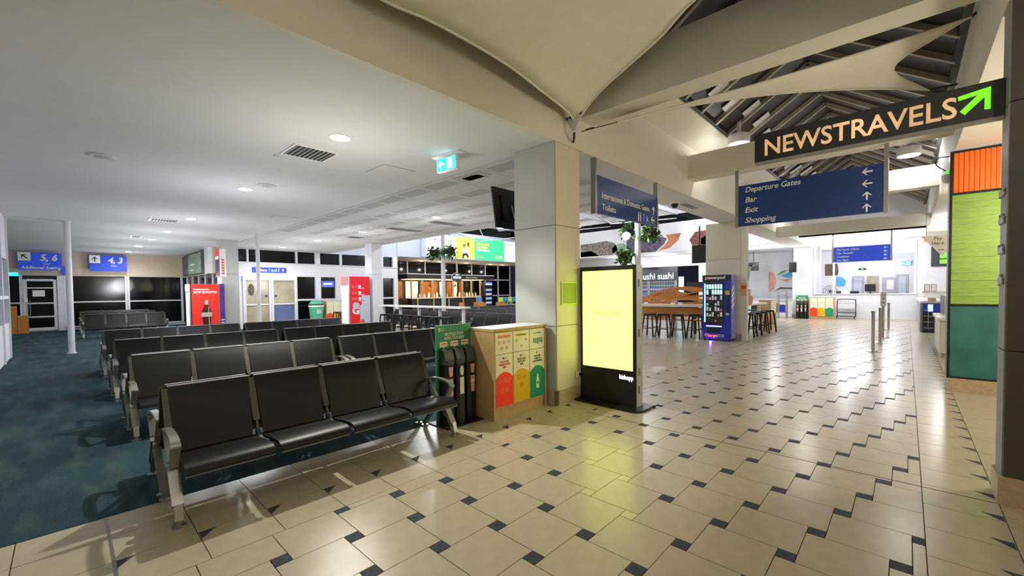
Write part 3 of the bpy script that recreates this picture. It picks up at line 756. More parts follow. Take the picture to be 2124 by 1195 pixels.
for k, x in enumerate((-15.48, -13.01, -10.54)):
    bench(x, 8.72, -PI/2, 'dark four-seat bench behind the white high table, %s of three' % ['leftmost', 'middle', 'rightmost'][k], 'benches behind the high table')
for k, (x, y) in enumerate(((-11.7, 10.2), (-11.7, 12.64), (-13.9, 10.6), (-13.9, 13.04))):
    bench(x, y, 0, 'dark four-seat bench in front of the timber cafe chairs, %s' % ['near row near end', 'near row far end', 'far row near end', 'far row far end'][k], 'benches in front of the cafe')

# ================================================================== CUP RECYCLING STAND
def cup_stand(loc, rz, label, detail=True):
    c = thing('cup_recycling_stand', label, 'recycling stand', loc, rz)
    # faces +X (local), spans y 0..0.52
    MB().box(-.17, -.03, 0, .20, .525, .012).build('base_plate', 'black_plastic', c)
    box('board', 'green_board', c, -.06, 0, .012, -.03, .52, 1.17)
    for k in range(3):
        y = .095+k*.165
        t = MB().prism([(-.03, y-.07), (.085, y-.07), (.105, y-.04), (.105, y+.04), (.085, y+.07), (-.03, y+.07)], 'z', .012, .72).build('collection_tube', 'black_plastic', c)
        MB().prism([(-.03, y-.072), (.095, y-.072), (.115, y-.04), (.115, y+.04), (.095, y+.072), (-.03, y+.072)], 'z', .72, .77).prism([(-.03, .77), (.10, .77), (.06, .88), (-.03, .90)], 'y', y-.065, y+.065).build('hopper', 'clear_cup', t)
        if not detail: continue
        flat([(-.03, .06), (.035, .06), (.025, -.05), (-.02, -.05)] if k != 1 else ell(0, 0, .028, .06, 12), t, 'cream_print' if k == 1 else 'pink_print', (.107, y, .63), '+X', name='cup_print')
        flat([(-.03, .09), (.033, .09), (.026, -.11), (-.024, -.11)] if k != 1 else rect(-.03, -.11, .03, .09), t, 'cream_print' if k == 1 else 'pink_print', (.107, y, .46), '+X', name='cup_print')
        if k != 1: flat(rect(-.03, .0, .03, .03), t, 'cream_print', (.1095, y, .47), '+X', name='cup_print')
    if detail:
        text('RECYCLE YOUR\nPAPER CUP HERE', c, 'cream_print', (-.029, .26, 1.04), '+X', .036, .30, 'C', bold=.03)
        flat(rect(.03, 1.10, .055, 1.14), c, 'cream_print', (-.029, 0, 0), '+X', name='logo'); text('Simply\nCups', c, 'cream_print', (-.029, .065, 1.125), '+X', .016)
        for k, t in enumerate(('EMPTY LIQUIDS', 'LIDS', 'PAPER CUPS')):
            y = .10+k*.16
            flat([(-.055, 0), (-.012, 0), (0, -.02), (.012, 0), (.055, 0), (.055, .06), (-.055, .06)], c, 'cream_print', (-.029, y, .915), '+X', name='speech_label')
            flat(rect(-.04, .03, .04, .04), c, 'text_red', (-.025, y, .915), '+X', .001, 'label_line')
    return c
cup_stand((-3.97, 2.93, 0), 0, 'green paper cup recycling stand beside the near bench')

# ================================================================== RECYCLING CABINET (three doors)
def recycling_cabinet(loc, rz, label, w_=1.0, h=1.11, dep=.42, detail=True):
    c = thing('recycling_cabinet', label, 'recycling bin', loc, rz)
    MB().box(-dep, .0, .0, -.03, w_, .12).build('plinth', 'wood_light', c)
    MB().box(-dep, 0, .12, -.02, w_, h-.03).box(-.02, 0, 0, 0, .03, h-.03).box(-.02, w_-.03, 0, 0, w_, h-.03).build('body', 'wood_light', c)
    MB().box(-dep-.005, -.004, h-.03, .008, w_+.004, h).build('top', 'white_gloss' if not detail else 'wood_light', c)
    if detail: box('top_laminate', 'white_gloss', c, -dep, .004, h, .0, w_-.004, h+.003)
    p = (w_-.06)/3
    for k, (m, tm) in enumerate((('bin_red', 'text_red'), ('bin_yellow', 'text_brown'), ('bin_green', 'text_green'))):
        y0 = .03+k*p+.008; y1 = y0+p-.016; yc = (y0+y1)/2; hw = (y1-y0)/2
        f = MB().box(-.019, y0, h-.31, -.002, y1, h-.05).build('flap', 'bin_white', c)
        d = MB().box(-.019, y0, .155, -.002, y1, h-.318).build('door', 'bin_white', c)
        arch = [(-hw, .157), (hw, .157)]+[(hw*(1-t/5), .50+.075*(1-(1-t/5)**2)) for t in range(0, 11)]
        flat(arch, d, m, (-.001, yc, 0), '+X', .002, 'colour_panel')
        if not detail: continue
        flat(rect(-hw*.72, h-.115, hw*.72, h-.085), f, ('bin_red', 'bin_yellow', 'bin_white')[k], (-.001, yc, 0), '+X', .002, 'heading_bar')
        text(('GENERAL WASTE', 'RECYCLING', '10c CONTAINERS')[k], f, ('bin_white', 'text_brown', 'text_green')[k], (.0015, yc, h-.11), '+X', .018, hw*(1.0 if k else 1.2), 'C', bold=.02, ext=.001)
        rr = random.Random(k)
        for q in range(5):
            yy = yc-hw*.6+(q % 3)*hw*.6+(hw*.3 if q > 2 else 0); zz = h-.17-.075*(q//3)
            if k == 1 and q == 3: yy = yc
            if k == 1 and q in (1, 4): continue
            if k == 2: flat(rect(-.012, -.03-.01*(q % 3), .012, .03), f, 'text_green', (-.001, yc-.07+.04*q, h-.2), '+X', .0015, 'pictogram')
            else: flat([(-.02, -.02), (.018, -.016), (.022, .014), (-.004, .024), (-.018, .012)], f, ('pink_print', 'text_grey')[k], (-.001, yy, zz), '+X', .0015, 'pictogram')
        flat([(-.02, 0), (.02, 0), (0, .028)], d, 'text_dark', (-.001, yc-.015, .735), '+X', .0015, 'logo'); flat(rect(.025, .004, .055, .02), d, 'text_grey', (-.001, yc-.01, .735), '+X', .0015, 'logo')
        text(('PLACE YOUR\nGENERAL WASTE\nHERE', 'PLACE YOUR\nRECYCLING\nHERE', 'PLACE YOUR\nELIGIBLE 10c\nCONTAINERS HERE')[k], d, tm, (-.001, yc, .69), '+X', .026, hw*(1.3 if k != 1 else 1.05), 'C', bold=.02, ext=.0015)
        for q in range((5, 3, 0)[k]):
            yy = yc-hw*.55+(q % 3)*hw*.55+(hw*.25 if q > 2 else 0); zz = .47-.12*(q//3)
            if k == 1: yy = yc+(-.05, .05, 0)[q]; zz = (.47, .47, .37)[q]
            o = MB()
            for a0 in range(3): o.box(0, yy-.03, zz-.024+.02*a0, .002, yy+.02+.01*(a0 % 2), zz-.02+.02*a0)
            o.box(0, yy-.03, zz-.024, .002, yy-.026, zz+.02).box(0, yy+.022, zz-.02, .002, yy+.026, zz+.02)
            o.build('pictogram', ('pink_print', 'text_brown')[k], d)
        if k == 2:
            flat([(-.028, 0), (.028, 0), (.028, .11), (.014, .15), (.01, .19), (-.01, .19), (-.014, .15), (-.028, .11)], d, 'bin_white', (.0012, yc, .27), '+X', .0015, 'bottle_print')
            flat(ell(0, .07, .02, .02, 12), d, 'bin_green', (.0028, yc, .27), '+X', .001, 'bottle_print'); flat(rect(-.06, .58, .03, .61), d, 'bin_white', (.0012, yc, 0), '+X', .0015, 'speech_label')
    return c
recycling_cabinet((-3.6, 3.46, 0), 0, 'timber recycling cabinet with red, yellow and green doors by the pillar')

# ================================================================== DIGITAL KIOSK
kx0, kx1, ky = -3.42, -2.56, 5.02
k = thing('digital_kiosk', 'tall digital advertising kiosk with a bright yellow screen', 'kiosk', ((kx0+kx1)/2, ky+.09, 0))
hw = (kx1-kx0)/2
bp = [(-hw-.12, -.04), (-hw-.09, -.16), (-hw+.02, -.21), (hw-.08, -.25), (hw+.06, -.24), (hw+.12, -.15), (hw+.12, .12), (hw+.05, .2), (-hw-.05, .2), (-hw-.12, .12)]
MB().prism(spline([p for p in bp]+[bp[0]], 4)[:-1], 'z', 0, .03).build('base_plate', 'black_plastic', k)
MB().box(-hw, -.072, .03, hw, .09, 1.89).build('case', 'silver_case', k)
MB().box(-hw, -.09, .03, hw, -.072, 1.89).build('front_glass', 'black_frame', k)
box('screen', 'screen_yellow', k, -hw+.045, -.093, .50, hw-.045, -.09, 1.83)
text('Rent a car, with', k, 'screen_text', (-.0, -.0935, 1.23), '-Y', .05, .40, 'C', ext=.001)
text('bishopp', k, 'lit_white', (hw-.04, -.0905, .38), '-Y', .06, .20, 'R', bold=.025, ext=.002)
for z in (.2, .95, 1.6): box('side_lock', 'black_frame', k, hw, -.02, z, hw+.004, .0, z+.1)
for q in range(4): box('vent_slot', 'black_frame', k, hw, -.03, .44+.025*q, hw+.003, .03, .452+.025*q)
box('rear_frame', 'alu', k, -hw+.05, .09, .03, hw-.05, .11, 1.85)
o = thing('power_outlet', 'white power outlet on the pillar beside the kiosk', 'power outlet', (-3.448, 5.0, .36)); box('plate', 'white_gloss', o, 0, -.06, -.04, .012, .05, .04); box('plug', 'black_plastic', o, .012, .0, -.025, .05, .04, .02)
c_ = MB().tube(spline([(-3.40, 5.02, .345), (-3.37, 5.02, .27), (-3.38, 5.01, .12), (-3.42, 4.96, .01), (-3.36, 4.9, .006), (-3.27, 4.90, .04)], 6), .006, 6).build('power_cable', 'black_plastic', smooth=True)
tag(c_, 'black power cable running from the pillar outlet to the kiosk', 'cable')
nf = thing('notice_frame', 'small framed notice holder on the pillar side, kiosk glow in its colour', 'frame', (-3.458, 4.62, 1.37))
MB().box(0, 0, 0, .012, .36, .014).box(0, 0, .30, .012, .36, .314).box(0, 0, .014, .012, .014, .30).box(0, .346, .014, .012, .36, .30).build('frame', 'frame_kiosk_glow', nf); box('insert', 'insert_kiosk_glow', nf, 0, .014, .014, .005, .346, .30)
tv = thing('wall_television', 'black television tilted on a bracket left of the pillar', 'television', (-4.62, 5.0, 2.86))
me = MB().box(-.03, -.5, -.32, .0, .52, .32).mesh('screen_body', 'black_plastic'); o = link('screen_body', me, tv); o.rotation_euler = (0, -.14, 0)
me = MB().box(.0, -.35, -.2, .03, .35, .2).mesh('rear_housing', 'black_frame'); o = link('rear_housing', me, tv); o.rotation_euler = (0, -.14, 0)
MB().bar((.02, -.05, 0), (.40, -.05, -.05), .05, .05).box(.38, -.15, -.2, .40, .05, .1).build('bracket', 'black_frame', tv); MB().tube([(.035, -.15, .05), (.05, -.12, -.1), (.04, -.1, -.2)], .008, 6).build('cable', 'white_metal', tv)
# ================================================================== VENDING MACHINE
v = thing('vending_machine', 'blue powerpod phone charger vending machine in front of the cream pillar', 'vending machine', (-4.1, 13.2, 0))
MB().box(-.44, .03, .08, .36, .5, 1.97).build('cabinet', 'vend_side', v)
MB().box(-.44, 0, .08, .36, .03, 1.97).build('front', 'vend_blue', v)
box('header', 'vend_dark', v, -.44, -.02, 1.80, .36, 0, 1.97); text('powerpod', v, 'letter_white', (-.36, -.021, 1.85), '-Y', .09, .56, bold=.02); text('o', v, 'orange_text', (-.275, -.0235, 1.85), '-Y', .09, .06, bold=.03)
dr = box('display_window', 'vend_dark', v, -.40, -.02, .5, .16, 0, 1.79)
box('light_strip', 'vend_lit', dr, -.385, -.024, .56, -.35, -.02, 1.72)
for r in range(7):
    z = .58+.165*r
    box('shelf', 'alu_dark', dr, -.33, -.026, z-.02, .14, -.02, z-.01)
    for q in range(6):
        if (r*7+q*3) % 11 == 5: continue
        x = -.32+.078*q
        box('product', 'vend_lit' if r > 4 else ('goods_pink' if (r*6+q) % 7 == 3 else ('goods_white' if r > 0 and (r+q) % 4 else 'alu_dark')), dr, x, -.032, z-.01, x+.052, -.02, z+(.12 if r > 4 else .06+.03*((q*5+r) % 3)))  # top-row products glow by their material in place of cabinet light
box('card_reader', 'yellow_sign', v, .21, -.03, 1.38, .32, 0, 1.5); box('keypad', 'vend_dark', v, .22, -.02, 1.14, .31, 0, 1.36); box('coin_slot', 'vend_dark', v, .22, -.02, .86, .31, 0, 1.1); box('coin_panel', 'silver_case', v, .225, -.025, .78, .305, 0, .85)
box('tray_light', 'lit_white', v, -.33, -.01, .43, .1, 0, .455); box('delivery_flap', 'vend_dark', v, -.3, -.015, .25, .06, 0, .40)
text('Charge', v, 'orange_text', (-.38, -.001, .13), '-Y', .08, .36, bold=.03); box('logo_block', 'letter_white', v, -.01, -.004, .13, .16, 0, .2); text('ME', v, 'vend_blue', (0, -.0055, .14), '-Y', .05, .15, bold=.04)
for q in range(4): MB().prism([(.05, .95+.16*q), (.30, 1.10+.16*q), (.30, 1.20+.16*q), (.05, 1.05+.16*q)], 'x', .36, .364).build('side_stripe', 'letter_white', v)
for x in (-.38, .30):
    for y in (.06, .44): MB().disc((x, y), .03, 0, .08, 10).build('foot', 'black_plastic', v)
lamp((-.2, -.03, .05), 2.0, (.2, .15, 1), v, .03)

# ================================================================== STOOLS
def make_stool():
    s = thing('bar_stool', 'x', 'stool')
    MB().cbox(-.155, -.155, .735, .155, .155, .76, .03).build('seat', 'stool_black', s)
    MB().cbox(-.165, -.165, .70, .165, .165, .737, .03).build('apron', 'stool_black', s)
    lg = {}
    for a in (-1, 1):
        for b in (-1, 1):
            MB().bar((a*.135, b*.135, .71), (a*.205, b*.205, .0), .045, .03).build('leg', 'stool_black', s)
    for z, r in ((.27, .178), (.32, .173)):
        m = MB()
        if z == .27: m.bar((-r, -r, z), (r, -r, z), .014, .02).bar((-r, r, z), (r, r, z), .014, .02)
        else: m.bar((-r, -r, z), (-r, r, z), .014, .02).bar((r, -r, z), (r, r, z), .014, .02)
        m.build('footrest', 'stool_black', s)
    return s
st0 = make_stool(); _su = [False]
def stool(x, y, rz, label, group):
    o = st0 if not _su[0] else copy_tree(st0)
    _su[0] = True; o.location = (x, y, 0); o.rotation_euler = (0, 0, rz); tag(o, label, 'stool', group)
for k, x in enumerate((-6.3, -5.83, -5.36)): stool(x, 13.35, .1*k, 'black metal stool at the timber wave bar, %s of four' % ['leftmost', 'second', 'third'][k], 'stools at the timber wave bar')
stool(-4.88, 13.55, 0, 'black metal stool at the timber wave bar, nearest the vending machine', 'stools at the timber wave bar')
ords = ['first', 'second', 'third', 'fourth', 'fifth', 'sixth', 'seventh', 'eighth']
for k, x in enumerate((-14.2, -13.65, -13.1, -12.58, -12.06, -11.56, -11.08, -10.6)): stool(x, 8.12, .15*(k % 3), 'black stool at the white high table, %s from the red fridge' % ords[k], 'stools at the white high table')
for k, (x, y) in enumerate(((-3.72, 15.0), (-3.72, 15.75), (-3.72, 16.6), (-3.72, 17.5))): stool(x, y, .2*k, 'black stool at the tan bench beyond the vending machine, %s along' % ords[k], 'stools at the tan bench')
for k, x in enumerate((-17.7, -17.2)): stool(x, 7.9, 0, 'dark stool left of the red drinks fridge, %s' % ['left one', 'right one'][k], 'stools left of the red fridge')
def table(name, label, x0, y0, x1, y1, z, mat, legs, th=.05, legm='white_metal'):
    t = thing(name, label, 'table', ((x0+x1)/2, (y0+y1)/2, 0)); hx, hy = (x1-x0)/2, (y1-y0)/2
    MB().cbox(-hx, -hy, z-th, hx, hy, z, .02).build('tabletop', mat, t)
    for (a, b) in legs: box('leg', legm, t, a-.04, b-.04, 0, a+.04, b+.04, z-th)
    return t
table('high_table', 'long white high table with black stools under the ceiling edge', -15.0, 8.22, -10.0, 8.66, 1.08, 'table_white', ((-2.4, 0), (-1.2, 0), (0, 0), (1.2, 0), (2.4, 0)))
table('bar_table', 'tan bench table beyond the vending machine', -4.55, 14.6, -3.95, 18.6, 1.0, 'tan_table', ((0, -1.9), (0, 0), (0, 1.9)))
table('small_table', 'small white table beside the red drinks fridge', -17.9, 8.25, -16.65, 8.5, 1.02, 'table_white', ((-.55, 0), (.55, 0)), legm='stool_black')
# ---- bar with a wavy timber screen
wb = thing('wave_bar', 'pale bar table with a wavy cut timber screen', 'bar table', (-5.8, 14.0, 0))
MB().box(-1.6, -.28, .98, 1.12, .28, 1.05).build('tabletop', 'tan_table', wb)
def wave(x0, x1, f0, f1, z, th): 
    top = [(x0+(x1-x0)*i/24, f1(i/24)) for i in range(25)]; bot = [(x0+(x1-x0)*i/24, f0(i/24)) for i in range(25)]
    return MB().prism(top+bot[::-1], 'y', z, z+th)
sn = math.sin
hump = lambda t, a, b: max(0, sn(PI*min(1, max(0, (t-a)/(b-a)))))
wave(-1.6, 1.1, lambda t: 1.06, lambda t: 1.15+.03*hump(t, .1, .5)-.03*hump(t, .5, .9), 0, .03).build('timber_wave', 'wood_orange', wb)
wave(-1.6, 1.1, lambda t: 1.15+.07*hump(t, .18, .5)+.05*hump(t, .55, .95), lambda t: 1.22+.10*hump(t, .15, .6)+.07*hump(t, .6, 1), -.035, .03).build('timber_wave', 'wood_orange', wb)
wave(-1.6, 1.1, lambda t: 1.21+.10*hump(t, .15, .6)+.20*max(0, t-.55), lambda t: 1.30+.16*hump(t, .2, .75)+.16*max(0, t-.5), .035, .03).build('timber_wave', 'wood_orange', wb)
wave(-.75, 1.1, lambda t: 1.30+.20*hump(t, .0, .55)+.16*hump(t, .6, 1.2), lambda t: 1.32+.26*hump(t, -.1, .7)+.16*hump(t, .55, 1.2), .0, .03).build('timber_wave', 'wood_orange', wb)
wave(-.3, 1.0, lambda t: 1.46+.07*hump(t, 0, .7), lambda t: 1.50+.15*hump(t, -.2, 1.25), .07, .03).build('timber_wave', 'wood_orange', wb)
wave(-1.6, 1.1, lambda t: .74+.03*sn(t*12), lambda t: .95, 0, .03).build('timber_apron', 'wood_orange', wb)
wave(-1.6, 1.1, lambda t: .60+.05*sn(t*9+1), lambda t: .76+.04*sn(t*11+2), .05, .03).build('timber_apron', 'wood_orange', wb)
box('rear_shelf', 'wood_orange', wb, -1.6, .12, .5, 1.1, .5, .54)
for x in (-1.4, 0, .9): box('leg', 'white_metal', wb, x-.04, .2, 0, x+.04, .28, .98)
for k, x in enumerate((-.85, .1, .35)):
    c_ = thing('table_card', 'small white card on the wave bar, %s' % ['left one', 'middle one', 'right one'][k], 'card', (-5.8+x, 13.78, 1.05), group='cards on the wave bar'); MB().prism([(-.02, 0), (.02, 0), (0, .07)], 'x', -.07, .07).build('folded_card', 'paper', c_)
lt = thing('monitor', 'dark monitor standing behind the timber waves', 'monitor', (-5.35, 14.8, 0)); box('screen', 'black_plastic', lt, -.28, -.02, 1.5, .28, .02, 1.8); box('stand', 'black_plastic', lt, -.05, 0, 0, .05, .04, 1.5)

# ================================================================== SUSHI SHOP
sh = thing('sushi_shopfront', 'closed sushi sushi shopfront with roller grille', 'shopfront', (-13.8, 25.4, 0))
box('fascia', 'grey_shop', sh, -5, -.08, 2.1, 3.6, .08, 2.95)
text('sushi sushi', sh, 'letter_white', (1.18, -.081, 2.18), '-Y', .42, 2.2, bold=.02)
box('side_screen', 'vend_lit', sh, 3.66, -.02, 1.2, 3.95, .05, 2.3)
g = MB()
for q in range(80): g.box(-4.9+q*.105, -.01, 0, -4.88+q*.105, .01, 2.1)
for q in range(9): g.box(-4.9, -.015, .1+q*.24, 3.5, .015, .125+q*.24)
tag(g.build('grille_bars', 'grille', sh), kind='stuff')
for x in (1.75, 3.5): box('grille_post', 'alu', sh, x-.06, -.05, 0, x+.06, .05, 2.1)
box('dark_interior', 'grey_shop', sh, -5, .12, 0, 3.6, .16, 2.1)
for k, z in enumerate((1.5, 1.1)): box('lit_shelf', 'led_blue', sh, -4.5, .10, z, 3.0, .12, z+.12)
box('poster', 'sign_black', sh, 1.2, -.085, 2.80, 2.4, -.08, 2.93)
# ---- murals on the bulkhead
mr = thing('mural', 'row of rounded photo shapes printed along the white bulkhead', 'mural', (0, 23.0, 3.63))
def mur(poly, m): flat([(x, z-3.63) for x, z in poly], mr, m, (0, -.001, 0), '-Y', .008, 'mural_shape')
mur([(-15.6, 3.70), (-13.3, 3.70), (-12.9, 4.0), (-13.1, 4.4), (-13.7, 4.6), (-14.6, 4.52), (-15.6, 4.52)], 'mural_a')
mur([(-15.6, 3.70), (-14.2, 3.70), (-14.8, 4.05), (-15.6, 4.0)], 'mural_c')
mur(ell(-12.75, 3.98, .55, .38), 'mural_d')
mur([(-12.3, 3.7), (-10.5, 3.7), (-10.0, 4.1), (-9.85, 4.4), (-10.3, 4.58), (-12.3, 4.55)], 'mural_c')
mur([(-10.4, 3.72), (-9.7, 3.85), (-9.2, 4.25), (-9.05, 4.62), (-9.9, 4.6), (-9.75, 4.3), (-10.0, 4.0)], 'mural_b')
mur([(-8.35, 3.68), (-7.3, 3.62), (-6.3, 3.62), (-6.3, 4.6), (-7.3, 4.68), (-8.3, 4.6), (-8.6, 4.2)], 'mural_e'); mur([(-8.0, 3.9), (-7.3, 3.9), (-7.3, 4.25), (-7.7, 4.4), (-8.0, 4.2)], 'mural_white')
def hang_tv(label, x0, z0, x1, z1, y, top):
    t = thing('hanging_monitor', label, 'monitor', ((x0+x1)/2, y, z0)); hw = (x1-x0)/2
    box('screen', 'black_plastic', t, -hw, -.03, 0, hw, .03, z1-z0); box('bezel', 'black_frame', t, -hw-.01, -.025, -.01, hw+.01, .025, z1-z0+.01); box('pole', 'alu_dark', t, -.02, -.01, z1-z0, .02, .01, top-z0); return t
hang_tv('black monitor hanging left of the cream pillar', -5.1, 2.4, -4.66, 2.95, 13.9, C)
hang_tv('black monitor hanging beside the far white pillar', -4.4, 2.35, -4.1, 2.85, 25.2, 3.6)
hang_tv('grey monitor hanging above the far cafe counter', -6.6, 2.55, -6.1, 3.0, 26.5, 3.6)

# ================================================================== DEPARTURE SCREENS AND BAR
ds = thing('departure_screen', 'wide video wall with white flight lists and a green advertisement', 'screen', (D+.02, 14.7, 3.70))
box('housing', 'bulk_grey', ds, .0, 0, -.02, .1, 8.25, 1.55)
def led(y0, y1, z0, z1, m, th=.104): return MB().box(.1, y0, z0, th, y1, z1).build('screen_panel', m, ds)
led(.3, 2.55, .05, 1.05, 'led_white'); led(.3, 2.55, 1.12, 1.42, 'led_white')
led(2.62, 4.2, .0, 1.42, 'led_lime'); led(4.2, 7.0, .0, 1.45, 'led_green'); led(7.1, 8.2, .0, 1.2, 'led_white'); led(7.1, 8.2, 1.26, 1.45, 'led_white')
for k in range(7):
    for y, wd in ((.5, .22), (2.0, .3), (7.3, .25), (7.8, .3)): box('flight_line', 'led_grey', ds, .104, y, .15+k*.125, .107, y+wd, .18+k*.125)
for z, w_ in ((1.0, 1.15), (.78, 1.0)): flat(rect(0, 0, w_, .14), ds, 'led_yellow', (.105, 4.42, z), '+X', name='heading_line')
flat(rect(0, 0, 1.2, .08), ds, 'led_white', (.105, 4.42, .62), '+X', name='text_line')
flat(rect(0, 0, .5, .05), ds, 'led_yellow', (.105, 4.45, .18), '+X', name='small_print')
flat(ell(0, 0, .08, .14), ds, 'led_yellow', (.105, 6.3, .25), '+X', name='logo'); flat([(0, .05), (.2, 0), (.45, .1), (.4, .2), (.15, .16)], ds, 'led_white', (.105, 6.42, .15), '+X', name='logo')
flat([(-.3, 0), (-.2, .35), (-.28, .6), (-.15, .8), (.1, .72), (.3, .35), (.45, 0), (.25, 0), (.1, .25), (-.05, .25), (-.12, 0)], ds, 'person_pale', (.105, 3.45, .02), '+X', name='advert_figure')
flat([(-.28, .0), (-.25, .32), (.1, .4), (.3, .2), (.2, 0), (.1, .2), (-.1, .2), (-.16, 0)], ds, 'person_dark', (.108, 3.4, .02), '+X', name='advert_figure')
flat(ell(-.12, .85, .13, .13), ds, 'person_dark', (.109, 3.45, 0), '+X', name='advert_figure'); flat(ell(-.1, .80, .09, .11), ds, 'person_skin', (.113, 3.45, 0), '+X', name='advert_figure'); flat(ell(.16, .98, .1, .17), ds, 'art_dark', (.109, 3.5, 0), '+X', name='advert_figure')
bar = thing('bar_counter', 'dark bar with a warm lit back wall and pale counter top', 'bar', (-21.9, 0, 0))
box('front', 'bar_dark', bar, -.5, 14.3, 0, .0, 19.8, 1.14); box('counter_top', 'tan_table', bar, -.6, 14.2, 1.14, .12, 19.85, 1.2)
box('canopy', 'bar_dark', bar, -1.2, 13.8, 2.36, .3, 20.9, 2.62); box('canopy_edge', 'white_metal', bar, -1.2, 13.8, 2.62, .34, 20.9, 2.67); box('canopy_light', 'bar_glow', bar, -1.0, 14.2, 2.33, .2, 20.0, 2.358)
box('back_wall', 'bar_dark', bar, -1.9, 13.8, 0, -1.8, 20.9, 2.36)
for y0, y1, m in ((14.3, 14.75, 'bar_wood'), (15.0, 15.9, 'bar_glow'), (16.1, 17.5, 'bar_wood'), (17.7, 18.1, 'bar_glow'), (18.3, 18.7, 'bar_wood'), (18.9, 19.2, 'bar_glow'), (19.4, 19.8, 'bar_wood')): box('back_panel', m, bar, -1.8, y0, 1.15, -1.77, y1, 2.25)
for q in range(8): box('post', 'wood_light', bar, -.1, 14.25+q*.8, 1.2, -.02, 14.33+q*.8, 2.36)
for q in range(5): box('bracket_leg', 'wood_light', bar, .02, 14.6+q*1.2, 0, .08, 14.68+q*1.2, 1.14)
for q in range(4): MB().lathe([(.02, 2.3), (.02, 2.05), (.1, 1.9), (.1, 1.88)], (.15, 15.5+q*1.0), 10).build('pendant_shade', 'bar_dark', bar)
text('BEER & WINE', bar, 'letter_white', (.302, 18.3, 2.45), '+X', .07, 1.0, bold=.02)
for y in (14.9, 16.4, 17.9, 19.3): lamp((-.9, y, 2.2), 16, (1, .78, .5), bar, .08)
rb = random.Random(5)
def bottle_mesh(m): return MB().lathe([(.038, 0), (.038, .17), (.014, .23), (.014, .29)], n=8).mesh('bottle', m, True)
BM = [bottle_mesh(m) for m in ('bottle_a', 'bottle_b', 'bottle_c')]
for q in range(44):
    y = 14.45+q*.12; o = link('bottle', BM[rb.choice((0, 0, 1, 2))], None, (-22.35+rb.uniform(-.08, .25), y, 1.2)); s_ = rb.uniform(.8, 1.3); o.scale = (s_, s_, s_)
    tag(o, 'small bottle standing on the bar counter', 'bottle', 'bottles on the bar counter')
hx = thing('hexagon_sign', 'grey hexagonal bar sign with a white band hanging over the bar', 'sign', (-21.50, 17.44, 2.16))
MB().prism([(.45*sn(k*PI/3), .32+.32*math.cos(k*PI/3)) for k in range(6)], 'x', -.05, .05).build('sign_plate', 'grey_shop', hx)
box('white_band', 'letter_white', hx, .05, -.32, .24, .056, .32, .38); flat(rect(-.24, .29, .24, .33), hx, 'bulk_grey', (.0565, 0, 0), '+X', .002, 'band_print'); flat([(-.18, .42), (-.02, .58), (.06, .5), (.1, .53), (.2, .42), (.04, .47), (-.02, .42), (-.06, .46)], hx, 'letter_white', (.051, 0, 0), '+X', name='emblem'); MB().tube([(0, 0, .62), (-.05, 0, 1.47)], .015, 6).build('rod', 'white_metal', hx)
MB().prism([(.47*sn(k*PI/3), .32+.335*math.cos(k*PI/3)) for k in range(6)], 'x', -.055, .03).build('sign_rim', 'white_metal', hx)
fd = thing('drinks_fridge', 'dark blue glass door fridge at the end of the bar', 'fridge', (-21.6, 20.0, 0))
box('cabinet', 'vend_dark', fd, -.5, 0, 0, 0, .75, 2.25); box('header', 'led_blue', fd, 0, .05, 1.98, .02, .7, 2.2); box('lit_sign', 'led_white', fd, .02, .08, 2.0, .025, .67, 2.08)
for q in range(5): box('lit_shelf', 'led_blue', fd, 0, .08, .35+.3*q, .015, .67, .40+.3*q); box('product_row', 'goods_white', fd, 0, .1, .40+.3*q, .012, .66, .52+.3*q) if q % 2 else box('product_row', 'led_grey', fd, 0, .1, .40+.3*q, .012, .66, .52+.3*q)
box('door_frame', 'black_frame', fd, 0, 0, .2, .03, .06, 1.95); box('door_frame', 'black_frame', fd, 0, .69, .2, .03, .75, 1.95)
def cafe_chair(mat):
    c_ = thing('cafe_chair', 'x', 'chair')
    MB().cbox(-.21, -.21, .43, .21, .21, .46, .03).build('seat', mat, c_)
    for a in (-1, 1):
        MB().bar((.17, a*.17, 0), (.17, a*.17, .43), .03, .03).build('leg', mat, c_); MB().bar((-.22, a*.18, 0), (-.2, a*.18, .82), .03, .03).build('leg', mat, c_)
    MB().sheet([(-.19, .58), (-.215, .68), (-.235, .82)], -.2, .2, .02).build('backrest', mat, c_)
    return c_
for mat, desc, grp, spots in (('timber_chair', 'light timber cafe chair', 'timber cafe chairs', [(-18.6+1.0*a, 15.6+.75*b, (PI if (a+b) % 2 else 0)+.2*a) for a in range(4) for b in range(3)]),):
    p0 = cafe_chair(mat)
    for k, (x, y, r) in enumerate(spots):
        o = p0 if k == 0 else copy_tree(p0); o.location = (x, y, 0); o.rotation_euler = (0, 0, r); o.scale = (1, 1, 1.12); tag(o, 'light timber cafe chair before the bar, %s in the %s row' % (['leftmost', 'second from left', 'third from left', 'rightmost'][k//3], ['near', 'middle', 'far'][k % 3]), 'chair', grp)
for mat, nm in (('blue_chair', 'blue'), ('lime_chair', 'lime green')):
    p0 = cafe_chair(mat)
    for k in range(4):
        o = p0 if k == 0 else copy_tree(p0); o.location = (-20.3, (20.5 if nm == 'lime green' else 20.95)+.9*k, 0); o.scale = (1, 1, 1.38); tag(o, '%s chair in the row by the bar, %s %s one from the fridge' % (nm, ords[k], nm), 'chair', nm+' chairs by the bar fridge')
o = cafe_chair('blue_chair'); o.location = (-20.7, 18.9, 0); o.scale = (1, 1, 1.38); tag(o, 'single pale blue chair against the bar front', 'chair')
